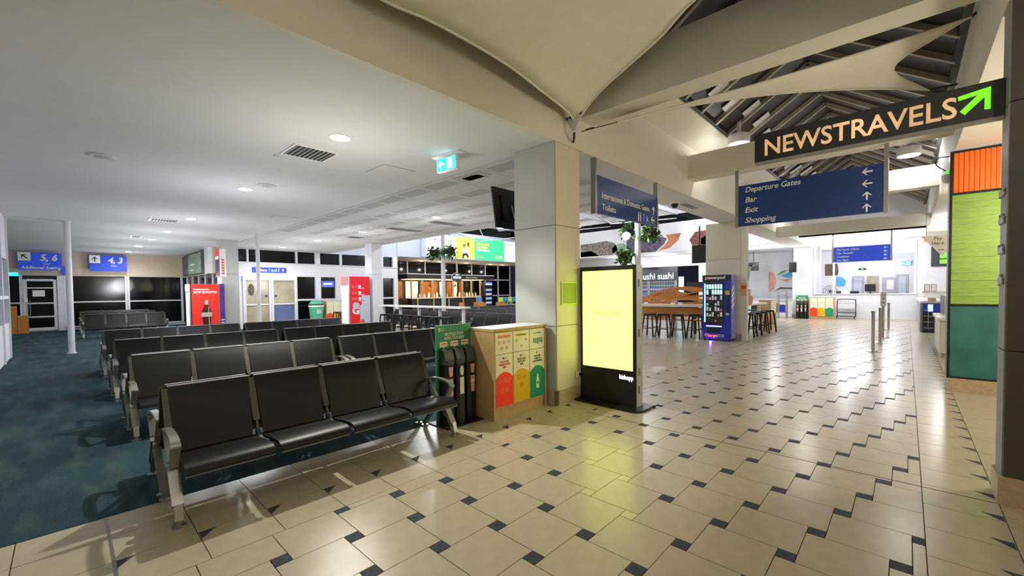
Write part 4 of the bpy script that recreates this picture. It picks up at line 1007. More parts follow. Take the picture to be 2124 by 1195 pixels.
# ---- hanging flower baskets
def basket(loc, label, r=.4, n=70, light=.25, seed=1):
    b = thing('flower_basket', label, 'hanging basket', loc); rr = random.Random(seed)
    MB().lathe([(r*.3, -.22), (r*.62, -.1), (r*.7, .02)], n=12).build('basket_bowl', 'basket', b)
    for mt, cnt in (('leaf', int(n*(1-light))), ('leaf_light', int(n*light))):
        m = MB()
        for q in range(cnt):
            a = rr.uniform(0, 2*PI); d = r*rr.uniform(.3, 1); c = Vector((d*math.cos(a), d*math.sin(a), rr.uniform(-.3, .12)))
            u = Vector((rr.uniform(-1, 1), rr.uniform(-1, 1), rr.uniform(-1, .4))).normalized()*.13; v_ = u.cross(Vector((rr.random(), rr.random(), rr.random()))).normalized()*.05
            m.add([c-u*.2, c+u*.4+v_, c+u, c+u*.4-v_], [(0, 1, 2, 3)])
        tag(m.build('foliage', mt, b), kind='stuff')
    for a in (0, 2.1, 4.2): MB().tube([(r*.68*math.cos(a), r*.68*math.sin(a), 0), (0, 0, .55)], .006, 4).build('chain', 'alu_dark', b)
    return b
basket((-12.98, 9.5, 3.1), 'flower basket hanging on the left of the post before the departure screens', .3, 150, .1, 2)
basket((-12.15, 9.55, 3.1), 'flower basket hanging on the right of the post before the departure screens', .3, 150, .35, 3)
basket((-6.05, 11.15, 2.62), 'green leafy basket hanging low behind the yellow kiosk', .24, 150, .5, 4)
basket((-5.40, 11.5, 3.28), 'yellow green leafy basket hanging below the International sign', .26, 150, .7, 5)
basket((-6.1, 11.5, 3.42), 'dark green leafy basket hanging higher on the same post as the low basket', .24, 150, .2, 6)

# ================================================================== WEST SIDE: FRIDGES, BINS, AD SCREEN, DESK
f1 = thing('drinks_fridge', 'red NOW BOARDING cola bottle fridge in front of the grey pillar', 'fridge', (-17.95, 2.9, 0))
MB().box(-.75, .02, 0, -.03, .82, 1.92).build('cabinet', 'black_frame', f1); box('side_graphic', 'red_panel', f1, -.03, .05, .1, 0, .84, 1.92)
box('door_glass', 'fridge_lit', f1, -.68, 0, .28, -.12, .02, 1.62); box('door_frame', 'silver_case', f1, -.74, .0, .1, -.68, .03, 1.92); box('door_frame', 'silver_case', f1, -.12, 0, .1, -.03, .03, 1.92); box('header', 'red_panel_deep', f1, -.74, -.01, 1.66, -.05, .02, 1.92)
text('NOW BOARDING', f1, 'letter_white', (.001, .1, 1.60), '+X', .085, .68, shear=.25, bold=.03); box('small_line', 'letter_white', f1, 0, .1, 1.72, .003, .55, 1.75)
bo = [(.10, .1), (.10, .5), (.13, .78), (.14, .92), (.12, 1.02), (.07, 1.15), (.045, 1.25), (.045, 1.36)]
flat([(x, z) for x, z in bo]+[(-x, z) for x, z in bo[::-1]], f1, 'bottle_brown', (.001, .46, 0), '+X', .01, 'bottle_print')
flat([(-.15, .78), (.15, .78), (.15, .93), (-.15, .93)], f1, 'bottle_glass', (.011, .46, 0), '+X', .004, 'label_print'); flat(rect(-.05, 1.2, .05, 1.36), f1, 'bottle_glass', (.011, .46, 0), '+X', .004, 'neck_print'); flat([(.06, .1), (.085, .1), (.07, 1.1), (.05, 1.15)], f1, 'bottle_glass', (.011, .46, 0), '+X', .003, 'highlight_print')
f2 = thing('vending_machine', 'purple sided vending machine between the red fridge and pillar', 'vending machine', (-18.1, 3.76, 0)); box('cabinet', 'black_frame', f2, -.5, .02, 0, -.02, .18, 1.94); box('side_graphic', 'purple_panel', f2, -.02, .02, .05, 0, .18, 1.92); box('edge_trim', 'silver_case', f2, -.02, .0, .05, .005, .02, 1.94)
for q in range(3): box('text_line', 'letter_white', f2, 0, .05, .62-.1*q, .003, .16, .66-.1*q)
ps = thing('column_poster', 'narrow red and brown bottle poster on the corner of the grey pillar', 'poster', (-18.49, 3.9, 2.2)); box('panel', 'bottle_brown', ps, -.65, .0, 0, -.02, .045, 1.05); box('panel_side', 'white_gloss', ps, -.02, .0, 0, .0, .2, 1.05)
box('red_head', 'red_panel', ps, -.66, -.006, .75, -.02, 0, 1.05); box('white_cap', 'letter_white', ps, -.6, -.008, .66, -.15, 0, .78); [box('text_mark', 'text_red', ps, 0, .05, .1+.1*q, .003, .14, .16+.1*q) for q in range(6)]
ad = thing('advertising_screen', 'wall screen with grey green advertisement on the return wall', 'screen', (-25.2, 4.26, 2.5)); box('frame', 'black_frame', ad, -2.4, -.06, 0, 2.6, .02, 1.02); box('picture', 'mural_d', ad, -.9, -.064, .05, 1.95, -.06, .98); box('picture_left', 'mural_c', ad, -2.35, -.064, .05, -.9, -.06, .98)
flat(rect(-.4, .45, .6, .53), ad, 'letter_white', (0, -.065, 0), '-Y', name='text_line'); flat(rect(-.4, .2, .3, .25), ad, 'letter_white', (0, -.065, 0), '-Y', name='text_line')
for k, (y0, y1) in enumerate(((8.82, 9.42), (9.82, 10.45))):
    o = thing('flight_monitor', 'blue flight information screen in the gate wall window, %s one' % ['left', 'right'][k], 'monitor', (D-.06, y0, 1.86)); box('screen', 'led_blue', o, -.03, 0, 0, .02, y1-y0, .30); box('bezel', 'black_frame', o, -.04, -.02, -.02, .015, y1-y0+.02, .32); box('text_band', 'led_white', o, .02, .08, .12, .023, y1-y0-.1, .2); MB().tube([(0, (y1-y0)/2, .3), (0, (y1-y0)/2, .5)], .015, 6).build('pole', 'alu_dark', o)
gb = thing('wheelie_bin', 'pale green bin with domed lid and dark rim by the gate windows', 'bin', (D+.75, 8.2, 0))
MB().lathe([(.24, .02), (.33, .9)], n=18).build('body', 'teal_bin', gb, smooth=True); MB().lathe([(.345, .9), (.345, .98)], n=18).build('rim', 'white_gloss', gb); MB().lathe([(.34, .98), (.33, 1.04)], n=18).build('dark_band', 'black_plastic', gb); MB().lathe([(.31, 1.04), (.27, 1.15), (.14, 1.22), (.02, 1.23)], n=18).build('lid', 'teal_bin', gb, smooth=True)
for q in range(3): box('text_line', 'letter_white', gb, .30, -.1, .6+.07*q, .315, .12, .63+.07*q)
recycling_cabinet((D+.75, 8.66, 0), 0, 'small recycling cabinet with red and yellow doors by the gate windows', w_=1.05, h=1.2, detail=False)
f3 = thing('drinks_fridge', 'red OG drinks fridge with a glowing door by the high table', 'fridge', (-15.9, 7.55, 0))
MB().box(-.75, .03, 0, -.03, .85, 2.2).build('cabinet', 'silver_case', f3); box('side_graphic', 'red_panel_deep', f3, -.03, .03, .05, 0, .85, 2.2)
box('door_glass', 'fridge_lit', f3, -.66, 0, .35, -.12, .03, 1.78); box('door_frame', 'silver_case', f3, -.74, 0, .05, -.66, .03, 2.2); box('door_frame', 'silver_case', f3, -.12, 0, .05, -.03, .03, 2.2); box('header', 'red_panel', f3, -.72, -.01, 1.86, -.1, .02, 2.2); box('kick_panel', 'red_panel_deep', f3, -.72, -.01, .1, -.1, .02, .32)
for q in range(5): box('shelf_edge', 'silver_case', f3, -.66, -.006, .5+.25*q, -.12, 0, .515+.25*q)
for q, (t, z) in enumerate((('01', 1.75), ('02', 1.5), ('03', 1.27))):
    text(t, f3, 'pink_print', (.001, .1, z), '+X', .1, .2, bold=.0); flat(ell(.42, z+.06, .06, .06, 14), f3, 'letter_white', (.001, 0, 0), '+X', .003, 'icon_print'); flat(rect(.36, z-.03, .62, z-.01), f3, 'letter_white', (.001, 0, 0), '+X', .003, 'icon_print')
text('G', f3, 'letter_white', (.001, .1, .72), '+X', .28, .3, bold=.05); flat(ell(.26, 1.05, .14, .14), f3, 'bulk_grey', (.001, 0, 0), '+X', .004, 'badge_print'); flat([(.42, .1), (.85, .1), (.85, 1.45), (.5, 1.45), (.5, 1.1), (.42, 1.05)], f3, 'bulk_grey', (.001, 0, 0), '+X', .003, 'bottle_print'); flat(ell(.52, .35, .1, .16), f3, 'wood_orange', (.0045, 0, 0), '+X', .003, 'fruit_print')
dk = thing('check_desk', 'brown timber check-in desk by the far door', 'desk', (W+1.0, -1.45, 0)); box('tall_panel', 'wood_orange', dk, -.3, -.15, 0, 0, .05, 1.16); box('low_panel', 'wood_orange', dk, -.3, .06, 0, 0, .36, .72); box('top', 'wood_light', dk, -.32, .05, .72, .02, .38, .75)

# ================================================================== FAR END OF THE CONCOURSE
cup_stand((-4.15, 25.45, 0), -PI/2, 'far green cup recycling stand beside the white pillar')
recycling_cabinet((-3.56, 25.25, 0), -PI/2, 'far recycling cabinet with red, yellow and green doors below the white counter', detail=False)
recycling_cabinet((-3.95, 19.1, 0), 0, 'timber recycling cabinet at the end of the tan bench', detail=False)
tr = thing('luggage_trolley', 'steel framed trolley with white panels below the far counter', 'trolley', (-2.2, 26.5, 0))
MB().tube(spline([(-.36, 0, .1), (-.36, 0, .85), (-.28, 0, .95), (.28, 0, .95), (.36, 0, .85), (.36, 0, .1)], 5), .022, 8).build('frame', 'alu_dark', tr, smooth=True); box('panel', 'white_gloss', tr, -.33, .0, .5, .33, .02, .72); box('deck', 'alu_dark', tr, -.4, -.3, .1, .4, .1, .13); box('rail', 'alu_dark', tr, -.36, -.01, .28, .36, .01, .31)
for a in (-.34, .34): MB().disc((-.25, .06), .055, a-.02, a+.02, 12, 'x').build('wheel', 'black_plastic', tr)
fc = struct('wall_far_counter', MB().box(-3.55, 26.8, 0, .34, 27.2, 1.2), 'white_wall', 'white counter front across the far end')
box('counter_top', 'white_gloss', fc, -3.55, 26.75, 1.2, .34, 27.5, 1.23)
for x in (-3.56, -2.78, .24): box('lit_frame', 'lit_white', fc, x, 26.78, 1.23, x+.06, 26.86, 3.75)
box('lit_frame', 'lit_white', fc, -3.56, 26.78, 3.69, -2.0, 26.86, 3.75)
box('header', 'white_wall', fc, -2.72, 26.84, 3.15, .24, 26.95, 3.75)
ow = struct('wall_office_back', MB().box(-4.2, 32, 0, 3.6, 32.2, 3.75), 'white_wall', 'white back wall of the far office')
struct('wall_office_left', MB().box(-4.3, 27.2, 0, -4.2, 32, 3.75), 'white_wall', 'white side wall of the far office')
for n, (a, b, z, m) in enumerate(((-2.4, -1.85, 2.2, 'door_grey'), (-1.72, -1.2, 2.2, 'glass_frost'), (-.45, .05, 2.25, 'door_grey'))):
    d = thing('door_%d' % (3+n), 'pale panelled door in the far office wall', None, (0, 31.98, 0), kind='structure'); box('leaf', m, d, a, -.03, 0, b, 0, z)
    for q in ((.15, .9), (1.05, z-.12)): box('panel', 'bulk_grey' if m == 'door_grey' else m, d, a+.1, -.045, q[0], b-.1, -.03, q[1])
wn = thing('window_11', 'small inner window in the far office wall', None, (0, 31.98, 0), kind='structure'); box('frame', 'door_grey', wn, -1.05, -.04, 1.2, -.47, 0, 2.1); box('pane', 'white_gloss', wn, -.85, -.05, 1.4, -.55, -.04, 1.95)
ap_ = thing('wall_picture', 'brown leaf patterned picture shape on the far office wall', 'picture', (-3.4, 31.97, 2.28)); flat([(-.3, 0), (.3, 0), (.35, .25), (.3, .7), (-.3, .7)], ap_, 'art_dark', (0, 0, 0), '-Y', .02, 'picture_panel')
ap_ = thing('wall_decal', 'sky blue leaf shaped decal on the far office wall', 'wall decal', (-2.95, 31.97, 1.64)); flat([(-.2, 0), (.2, 0), (.26, .3), (.1, .5), (-.2, .56)], ap_, 'sky_blue', (0, 0, 0), '-Y', .02, 'decal_panel')
o = thing('hanging_plaque', 'small dark green sign hanging in the far office', 'sign', (-1.75, 29, 2.45)); box('plate', 'text_dark', o, -.16, -.01, 0, .16, .01, .12); box('mark', 'lime_screen', o, -.04, -.013, .03, .04, -.01, .09); MB().tube([(0, 0, .12), (0, 0, 1.28)], .006, 4).build('wire', 'alu', o)
cf_ = thing('ceiling_fan', 'white ceiling fan in the far office', 'ceiling fan', (-1.75, 30, 2.62)); MB().disc((0, 0), .1, 0, .12, 12).build('motor', 'white_gloss', cf_); MB().tube([(0, 0, .1), (0, 0, 1.12)], .02, 6).build('rod', 'white_gloss', cf_)
for k in range(3):
    me = MB().box(.1, -.07, .02, .8, .07, .035).mesh('blade', 'white_gloss'); link('blade', me, cf_, (0, 0, 0), k*2.1+.4)
pf = thing('pedestal_fan', 'black wire guard fan standing behind the far counter', 'fan', (-2.95, 27.35, 1.23))
for r in (.3, .2, .1): MB().tube([(r*math.cos(t*PI/12), 0, .12+r*sn(t*PI/12)) for t in range(25)], .012, 6).build('guard_ring', 'black_plastic', pf)
for t in range(6): MB().bar((0, 0, .12), (.3*math.cos(t*PI/6), 0, .12+.3*sn(t*PI/6)), .01, .01).build('guard_wire', 'black_plastic', pf)
MB().disc((0, .12), .06, -.03, .05, 12, 'y').build('hub', 'black_plastic', pf); box('stand', 'black_plastic', pf, -.1, -.05, 0, .1, .05, .02)
def desk_item(name, label, cat, x, w_, h, m, d=.2, stand=True):
    o = thing(name, label, cat, (x, 27.3, 1.23)); box('body', m, o, -w_/2, -.02, .1 if stand else 0, w_/2, .02 if stand else d, h)
    if stand: box('stand', 'alu_dark', o, -.03, 0, .0, .03, .05, .12); box('foot', 'alu_dark', o, -.1, -.05, 0, .1, .1, .015)
desk_item('monitor', 'black computer monitor on the far counter', 'monitor', -1.34, .42, .47, 'black_plastic'); desk_item('printer', 'white desk printer on the far counter', 'printer', -2.3, .32, .22, 'white_gloss', stand=False); desk_item('eftpos_box', 'dark box on the far counter beside the fan', 'box', -2.6, .2, .14, 'alu_dark', stand=False); desk_item('keyboard_tray', 'dark tilted tray on the far counter', 'tray', -1.95, .34, .13, 'vend_dark', stand=False)
# ---- cafe area beyond the tan bench
cc = thing('cafe_counter', 'white cafe counter with glass display beyond the tan bench', 'counter', (-5.6, 27.4, 0)); box('front', 'white_gloss', cc, -2, -.3, 0, 1.6, .3, .9); box('top', 'white_gloss', cc, -2.05, -.35, .9, 1.65, .35, .95); box('glass_case', 'glass_clear', cc, .0, -.25, .95, 1.2, .25, 1.4); box('case_frame', 'alu', cc, -.02, -.27, 1.4, 1.22, .27, 1.42); box('dark_kick', 'vend_dark', cc, -1.0, -.31, .2, .4, -.3, .7)
wd = thing('wall_decal', 'large coloured petal decals on the white cafe wall', 'wall decal', (-5.7, 28.39, 1.3)); flat([(-.3, 0), (.0, .2), (.12, .7), (-.05, 1.2), (-.3, 1.2)], wd, 'peach', (0, 0, 0), '-Y', .01, 'petal'); flat([(.3, .95), (.7, 1.15), (1.3, 1.15), (1.4, 1.0), (1.2, .85), (.7, .85)], wd, 'sky_blue', (0, 0, 0), '-Y', .01, 'petal'); flat([(.3, .74), (.9, .8), (.6, .6)], wd, 'peach', (0, 0, 0), '-Y', .01, 'petal'); flat([(-.1, 0), (.3, .3), (1.2, .25), (1.2, .18), (.3, .2)], wd, 'art_dark', (0, 0, 0), '-Y', .01, 'petal'); flat([(.1, 1.0), (.4, 1.25), (.7, 1.3), (.3, 1.05)], wd, 'leaf_light', (0, 0, 0), '-Y', .011, 'petal')
ut = thing('utensil_stand', 'grey metal utensil stand beside the cafe counter', 'stand', (-4.65, 25.0, 0))
for a in (-.18, .18):
    for b in (-.15, .15): box('leg', 'alu', ut, a-.02, b-.02, 0, a+.02, b+.02, 1.35)
for z in (.3, .85, 1.15): box('shelf', 'alu', ut, -.2, -.17, z, .2, .17, z+.03)
box('blue_box', 'vend_blue', ut, -.12, -.1, .33, .12, .1, .7)
bs = thing('low_bench', 'black low bench in front of the cafe counter', 'bench', (-5.9, 24.2, 0)); box('seat', 'vend_dark', bs, -.9, -.2, .4, .6, .2, .46)
for a in (-.8, .5): box('leg', 'vend_dark', bs, a-.03, -.18, 0, a+.03, .18, .4)
ys_ = thing('wet_floor_sign', 'yellow folding floor sign behind the black stools', 'floor sign', (-3.86, 18.2, 0)); MB().sheet([(.15, 0), (.02, .6)], -.13, .13, .012).build('front_leaf', 'yellow_sign', ys_); MB().sheet([(-.15, 0), (-.02, .6)], -.13, .13, .012).build('rear_leaf', 'yellow_sign', ys_); MB().tube([(0, -.05, .6), (0, 0, .64), (0, .05, .6)], .012, 6).build('handle', 'yellow_sign', ys_)
dp = thing('display_board', 'beige flower shaped display board on the tan bench', 'display', (-4.1, 15.9, 1.0)); flat([(-.2, 0), (.25, 0), (.3, .25), (.2, .35), (.22, .5), (.05, .62), (-.12, .52), (-.12, .35), (-.25, .2)], dp, 'pink_print', (0, 0, 0), '-Y', .03, 'board'); flat([(-.15, .12), (.1, .3), (.12, .4), (-.1, .22)], dp, 'white_gloss', (0, -.031, 0), '-Y', .004, 'ribbon'); box('foot', 'white_gloss', dp, -.15, -.1, 0, .15, .08, .02)
pp = thing('small_poster', 'small pink poster on the cream corner post beside the vending machine', 'poster', (-3.56, 13.725, 1.35)); box('sheet', 'pink_print', pp, -.06, -.008, 0, .1, 0, .38); box('print_band', 'text_red', pp, -.04, -.01, .2, .08, -.008, .3)
# ---- stanchions
def stanchion(x, y, label):
    s = thing('queue_post', label, 'queue post', (x, y, 0), group='steel queue posts'); MB().lathe([(.17, 0), (.17, .012), (.05, .03)], n=20).build('base', 'chrome', s, smooth=True); MB().lathe([(.034, .02), (.034, .93), (.042, .935), (.042, .98)], n=14).build('pole', 'chrome', s, smooth=True); return s
for k, (x, y) in enumerate(((-.59, 13.33), (-.54, 15.5), (-.53, 17.2), (-.48, 20.4))): s = stanchion(x, y, 'polished steel queue post, %s from the viewer' % ['nearest', 'second', 'third', 'farthest'][k])
ht = thing('post_sign', 'white notice strip standing on the third queue post', 'sign', (-.53, 17.2, .98)); box('panel', 'white_gloss', ht, -.07, -.01, .0, .07, .01, .42)
for q in range(3): box('text_mark', 'text_dark', ht, -.03, -.014, .08+.12*q, .03, -.01, .1+.12*q)
# ---- shop on the right
gc = thing('grey_counter', 'grey panelled counter return on the right', 'counter', (.42, 20.0, 0)); box('panel', 'grey_column', gc, -.08, 0, 0, .5, 6.6, 1.0); box('top', 'white_gloss', gc, -.1, 0, 1.0, .55, 6.6, 1.05)
fb = thing('display_cooler', 'dark blue glowing drinks cooler at the end of the grey counter', 'cooler', (.4, 19.78, 0)); box('cabinet', 'vend_dark', fb, 0, 0, 0, .6, .2, .98)
for a in (0, 1):
    for q in range(4): box('grid_bar', 'silver_case', fb, .02+.13*a, -.012, .15+.2*q, .13+.13*a, 0, .165+.2*q)
box('grid_post', 'silver_case', fb, .13, -.014, .1, .14, 0, .85); box('lit_panel', 'vend_lit', fb, .12, -.01, .72, .24, 0, .95); box('blue_panel', 'vend_blue', fb, .0, -.006, .7, .5, 0, .97)
bx = thing('glass_case', 'cream topped glass display case above the blue cooler', 'display case', (.42, 19.9, 1.05)); box('glass', 'glass_clear', bx, 0, 0, 0, .5, .4, .28); box('lid', 'tan_table', bx, -.04, -.05, .28, .6, .45, .34); box('item', 'wood_light', bx, .1, .1, 0, .3, .3, .12)
for k in range(2):
    o = thing('menu_stand', 'thin black menu frame on the display case, %s' % ['left one', 'right one'][k], 'frame', (.5+.16*k, 20.0, 1.39)); MB().box(-.07, 0, 0, -.06, .01, .24).box(.06, 0, 0, .07, .01, .24).box(-.07, 0, .23, .07, .01, .24).box(-.07, 0, 0, .07, .01, .01).build('frame', 'black_frame', o); box('card', 'white_gloss', o, -.06, .003, .01, .06, .008, .23)
sc_ = thing('shop_counter', 'cream shop counter with a white top behind the lime panel', 'counter', (.53, 13.0, 0)); box('front', 'cream', sc_, 0, 0, .1, .7, 2.2, .82); box('plinth', 'skirt_stone', sc_, .03, 0.02, 0, .7, 2.18, .1); box('top', 'white_gloss', sc_, -.04, -.04, .82, .75, 2.24, .88); box('glass_guard', 'glass_clear', sc_, .1, .1, .88, .12, 2.1, 1.3)
for q in range(3): box('guard_post', 'alu', sc_, .09, .1+q*.98, .88, .13, .14+q*.98, 1.34)
py = thing('hanging_sign', 'cream triangular Pay Here sign hanging in the shop', 'sign', (.47, 14.0, 2.26)); MB().prism([(-.24, .5), (.42, .5), (.13, 0)], 'y', -.01, .01).build('panel', 'cream', py); text('Pay\nHere', py, 'text_dark', (.05, -.011, .39), '-Y', .085, .2, 'C'); flat(rect(.05, .15, .15, .165), py, 'text_dark', (0, -.011, 0), '-Y', name='arrow')
for x in (-.15, .3): MB().tube([(x, 0, .5), (x, 0, C-2.26)], .005, 4).build('wire', 'alu', py)
gs = thing('menu_screen', 'black screen with bright green shapes on the far right wall', 'screen', (.78, 26.76, 2.45)); box('panel', 'vend_dark', gs, 0, -.03, 0, 1.3, .02, .9)
for x0, z0, x1, z1 in ((.28, .12, .5, .3), (.55, .12, .8, .3), (.28, .36, .8, .62), (.6, .62, .8, .8)): box('green_shape', 'lime_screen', gs, x0, -.034, z0, x1, -.03, z1)

# ================================================================== CEILING SERVICES
def downlight(x, y, z, label, group, power, col=(1, .95, .88), r=.105, drop=.45, soft=False, boost=1.0, cone=2.9):
    d = thing('downlight', label, 'downlight', (x, y, z), group=group)
    MB().lathe([(r*1.25, -.008), (r*1.25, 0)], n=20).build('trim_ring', 'white_gloss', d); MB().disc((0, 0), r, -.014, -.008, 20).build('diffuser', 'downlight', d)
    if power:
        if soft:      # wide flood down plus an added point lamp hung lower to even the ceiling
            lamp((0, 0, -.03), power*.62*boost, col, d, .06, 'SPOT', cone, blend=.5 if cone > 2 else .13)
            lamp((0, 0, -1.5), power*.40, col, d, .4)
        else: lamp((0, 0, -drop), power, col, d, .09)
COOL = (.93, .95, 1.0); WARM = (1, .86, .66); NEUT = (1, .95, .86)
for k, (x, y) in enumerate(((-5.37, 2.47), (-9.27, 2.4), (-13.9, 2.32), (-17.2, 2.26), (-20.0, 2.2), (-23.1, 2.12), (-26.4, 2.05))):
    downlight(x, y, C, 'round ceiling downlight over the seats, %s from the viewer' % (ords[k]), 'downlights in the line over the seats', LROOM, (1, .97, .86) if k == 0 else COOL, soft=True, boost=5.5 if k == 0 else 1, cone=1.86 if k == 0 else 2.9)
for k, (x, y) in enumerate(((-9.31, 6.88), (-13.17, 6.76), (-16.5, 6.62), (-19.88, 6.49))):
    downlight(x, y, C, 'round downlight in the ribbed ceiling, %s from the pillar' % ords[k], 'downlights in the ribbed ceiling', LROOM, COOL, soft=True)
for k, y in enumerate((15.97, 17.45, 19.8, 22.2, 23.5)): downlight(-23.3, y, 3.6, 'round downlight in the soffit behind the departure screens, %s along' % ords[k], 'downlights behind the departure screens', 14, NEUT)
for k, x in enumerate((-13.4, -10.77, -8.2, -6.35, -4.82)): downlight(x, 24.2, 3.63, 'round downlight below the mural band, %s from the left' % ords[k], 'downlights below the mural band', LFAR*.45, COOL)
for k, (x, y) in enumerate(((.95, 17), (.95, 18.3), (.95, 19.2), (.95, 20.1), (.95, 21.1))): downlight(x, y, C, 'shop ceiling downlight behind the lime panel, %s along' % ords[k], 'downlights over the far shop counter', LSHOP*.5, COOL, r=.14)
for k, (x, y) in enumerate(((1.2, 10.6), (1.2, 12.4), (1.4, 2.5))): downlight(x, y, C, 'warm shop downlight beside the concourse, %s along' % ords[k], 'warm shop downlights', LSHOP, WARM)
for k, (x, y) in enumerate(((-2.4, 23.5), (-.6, 23.5), (-2.4, 29.0), (-.6, 29.5), (-1.5, 25.5))): downlight(x, y, 3.75, 'bright ceiling downlight at the far end, %s along' % ords[k], 'downlights at the far end', LFAR, COOL)
for k, (x, y) in enumerate(((-19, 13), (-19, 19), (-14, 12), (-14, 18), (-9, 12.5), (-9, 18), (-6.5, 21))):
    d = thing('high_bay_light', 'round high light under the food court roof, %s of the set' % ords[k], 'ceiling light', (x, y, 5.55), group='high lights in the food court')
    MB().lathe([(.22, 0), (.24, .05), (.1, .2), (.03, .3), (.03, .45)], n=16).build('housing', 'white_gloss', d, smooth=True); MB().disc((0, 0), .2, -.01, 0, 16).build('lens', 'downlight', d); lamp((0, 0, -.15), LCOURT, COOL, d, .15)
# round floodlights: first two drums unlit with lamps added, last three added for fill
for k, (x, y, z, p) in enumerate(((-2.62, 9.75, 4.60, LHALL), (.0, 13.0, 4.50, LHALL*1.7), (-2.62, 17.9, 4.5, LHALL*2.2), (.0, .77, 3.84, LHALL*.7), (-1.5, -2.0, 4.6, LHALL*.8))):
    d = thing('round_floodlight', 'white drum floodlight on the concourse roof, %s of the set' % ords[k], 'floodlight', (x, y, z), group='drum floodlights on the concourse roof')
    MB().lathe([(.2, 0), (.21, .02), (.21, .18), (.12, .22)], n=20).build('drum', 'white_gloss', d, smooth=True); MB().disc((0, 0), .17, -.008, .0, 18).build('lens', 'white_wall' if k in (0, 1) else 'downlight', d); box('bracket', 'white_gloss', d, -.03, -.03, .22, .03, .03, (.46, .40, .52, .26, .4, .4)[k])
    lamp((0, 0, -.12), p, (.97, .96, .95) if k in (1, 2) else (1, .97, .87), d, .14)
for k, (x, y) in enumerate(((1.5, 5.9), (1.5, 7.9), (2.6, 6.9))):  # unseen pendants added to throw warm light onto the shop soffit
    d = thing('fill_pendant', 'unseen pendant added to warm the news shop soffit, %s of three' % ords[k], 'pendant lamp', (x, y, 2.55), group='added fill pendants in the news shop')
    MB().lathe([(.05, -.14), (.12, -.08), (.14, 0), (.10, .08), (.03, .13)], n=16).build('glass_globe', 'downlight', d, smooth=True); MB().tube([(0, 0, .13), (0, 0, C-2.55)], .008, 6).build('cord', 'black_frame', d); lamp((0, 0, -.25), LSHOP*1.5, WARM, d, .12)
def vent(x, y, w_, d_, z, label, ang=0, dark=False):
    v_ = thing('air_vent', label, 'air vent', (x, y, z), ang); MB().box(-w_/2, -d_/2, -.014, w_/2, -d_/2+.03, 0).box(-w_/2, d_/2-.03, -.014, w_/2, d_/2, 0).box(-w_/2, -d_/2+.03, -.014, -w_/2+.03, d_/2-.03, 0).box(w_/2-.03, -d_/2+.03, -.014, w_/2, d_/2-.03, 0).build('frame', 'white_gloss', v_)
    box('backing', 'dark_joint', v_, -w_/2+.03, -d_/2+.03, -.004, w_/2-.03, d_/2-.03, -.001)
    n = int((d_-.06)/.055)
    for q in range(n): MB().sheet([(0, 0), (.03, -.012)], -w_/2+.03, w_/2-.03, .002).mesh
    sl = MB().prism([(-w_/2+.03, 0), (w_/2-.03, 0), (w_/2-.03, .012), (-w_/2+.03, .012)], 'z', -.013, -.005).mesh('louvre_slat', 'silver_case')
    for q in range(n): link('louvre_slat', sl, v_, (0, -d_/2+.045+q*(d_-.06)/n, 0))
vent(-6.27, 2.44, .58, .60, C, 'square white air vent beside the nearest downlight')
vent(-11.8, 7.5, .55, 1.3, C, 'grey linear air vent in the ribbed ceiling left of the screens'); vent(-9.9, 7.75, .5, 1.3, C, 'grey linear air vent in the ribbed ceiling above the screens'); vent(-14.6, 7.2, .6, .6, C, 'square air vent in the ribbed ceiling above the stools')
vent(-14.6, 1.85, .5, .6, C, 'small dark vent beside the third downlight'); vent(-19.3, 1.7, .6, .3, C, 'small far vent beside the fourth downlight'); vent(-3.86, 10.35, .25, .9, C, 'narrow white vent in the cream soffit behind the camera dome')
def hatch(x, y, w_, d_, z, label):
    h_ = thing('ceiling_hatch', label, 'ceiling hatch', (x, y, z)); box('panel', 'ceiling_white', h_, -w_/2, -d_/2, -.004, w_/2, d_/2, 0)
    box('gap', 'dark_joint', h_, -w_/2-.006, -d_/2-.006, -.0015, w_/2+.006, d_/2+.006, 0)
hatch(-6.3, 3.74, .6, .56, C, 'square access hatch beside the exit sign'); hatch(-12.1, 4.0, .5, .5, C, 'square access hatch over the second seat row'); hatch(-5.6, 5.0, .4, .3, C, 'small access hatch in the ribbed ceiling by the television')
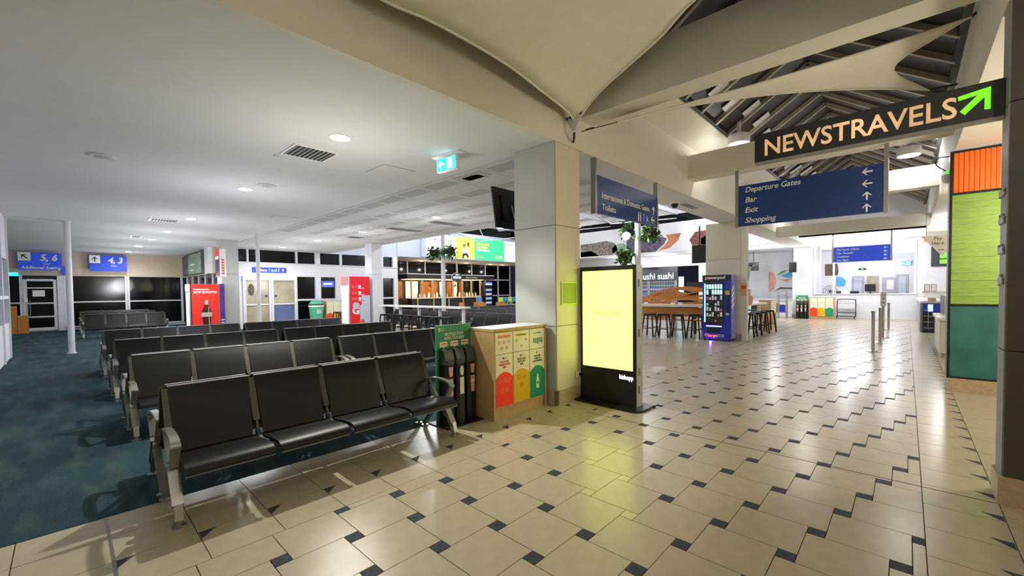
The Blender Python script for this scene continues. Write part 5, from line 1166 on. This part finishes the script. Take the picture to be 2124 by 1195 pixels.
for k, (x, y) in enumerate(((-8.7, 2.6), (-8.47, .41), (-6.7, 2.15), (-12.9, 7.1))):
    s = thing('smoke_detector', 'flat round ceiling speaker or detector, %s' % ['beside the second downlight', 'above the left seats', 'below the square vent', 'in the ribbed ceiling'][k], 'detector', (x, y, C)); r_ = (.16, .16, .05, .12)[k]; MB().lathe([(r_*.8, -.02), (r_, -.008), (r_, 0)], n=16).build('cover', 'ceiling_panel', s); MB().disc((0, 0), r_*.5, -.024, -.02, 12).build('grille', 'silver_case', s)
dc = thing('dome_camera', 'dark security dome camera under the cream soffit', 'security camera', (-3.99, 9.75, C)); MB().disc((0, 0), .12, -.02, 0, 18).build('ring', 'white_gloss', dc); MB().lathe([(.02, -.12), (.06, -.105), (.085, -.06), (.09, -.02)], n=16).build('dome', 'black_plastic', dc, smooth=True)
sp_ = thing('spotlight', 'bright white spotlight among the hanging baskets', 'spotlight', (-5.97, 11.1, 3.12)); MB().disc((0, 0), .10, -.02, .02, 14, 'y').build('lens', 'downlight', sp_); MB().disc((0, 0), .12, .02, .12, 14, 'y').build('housing', 'white_gloss', sp_); lamp((0, -.15, 0), 25, COOL, sp_, .06); MB().bar((0, .1, 0), (.2, .3, .0), .03, .03).build('arm', 'alu', sp_)
am = thing('wall_sensor', 'white corner alarm sensor beside the tan bench', 'sensor', (-3.5, 13.9, 2.2)); MB().prism([(0, 0), (.35, .12), (.1, -.02), (.05, -.4)], 'y', -.04, .04).build('bracket', 'cream', am); MB().disc((.12, .03), .03, -.06, -.04, 10, 'y').build('eye', 'black_plastic', am)
al = thing('alarm_light', 'small white alarm light on the feature pier edge', 'alarm light', (.43, 9.2, 3.25)); MB().lathe([(.02, -.12), (.06, -.08), (.07, 0), (.02, .02)], n=12).build('lamp_body', 'white_gloss', al); MB().disc((0, 0), .025, .02, .07, 10).build('indicator', 'lime_screen', al); MB().tube(spline([(0, 0, .05), (-.12, 0, .18), (-.1, .0, .28), (.03, 0, .28)], 5), .008, 6).build('wire_loop', 'black_frame', al)
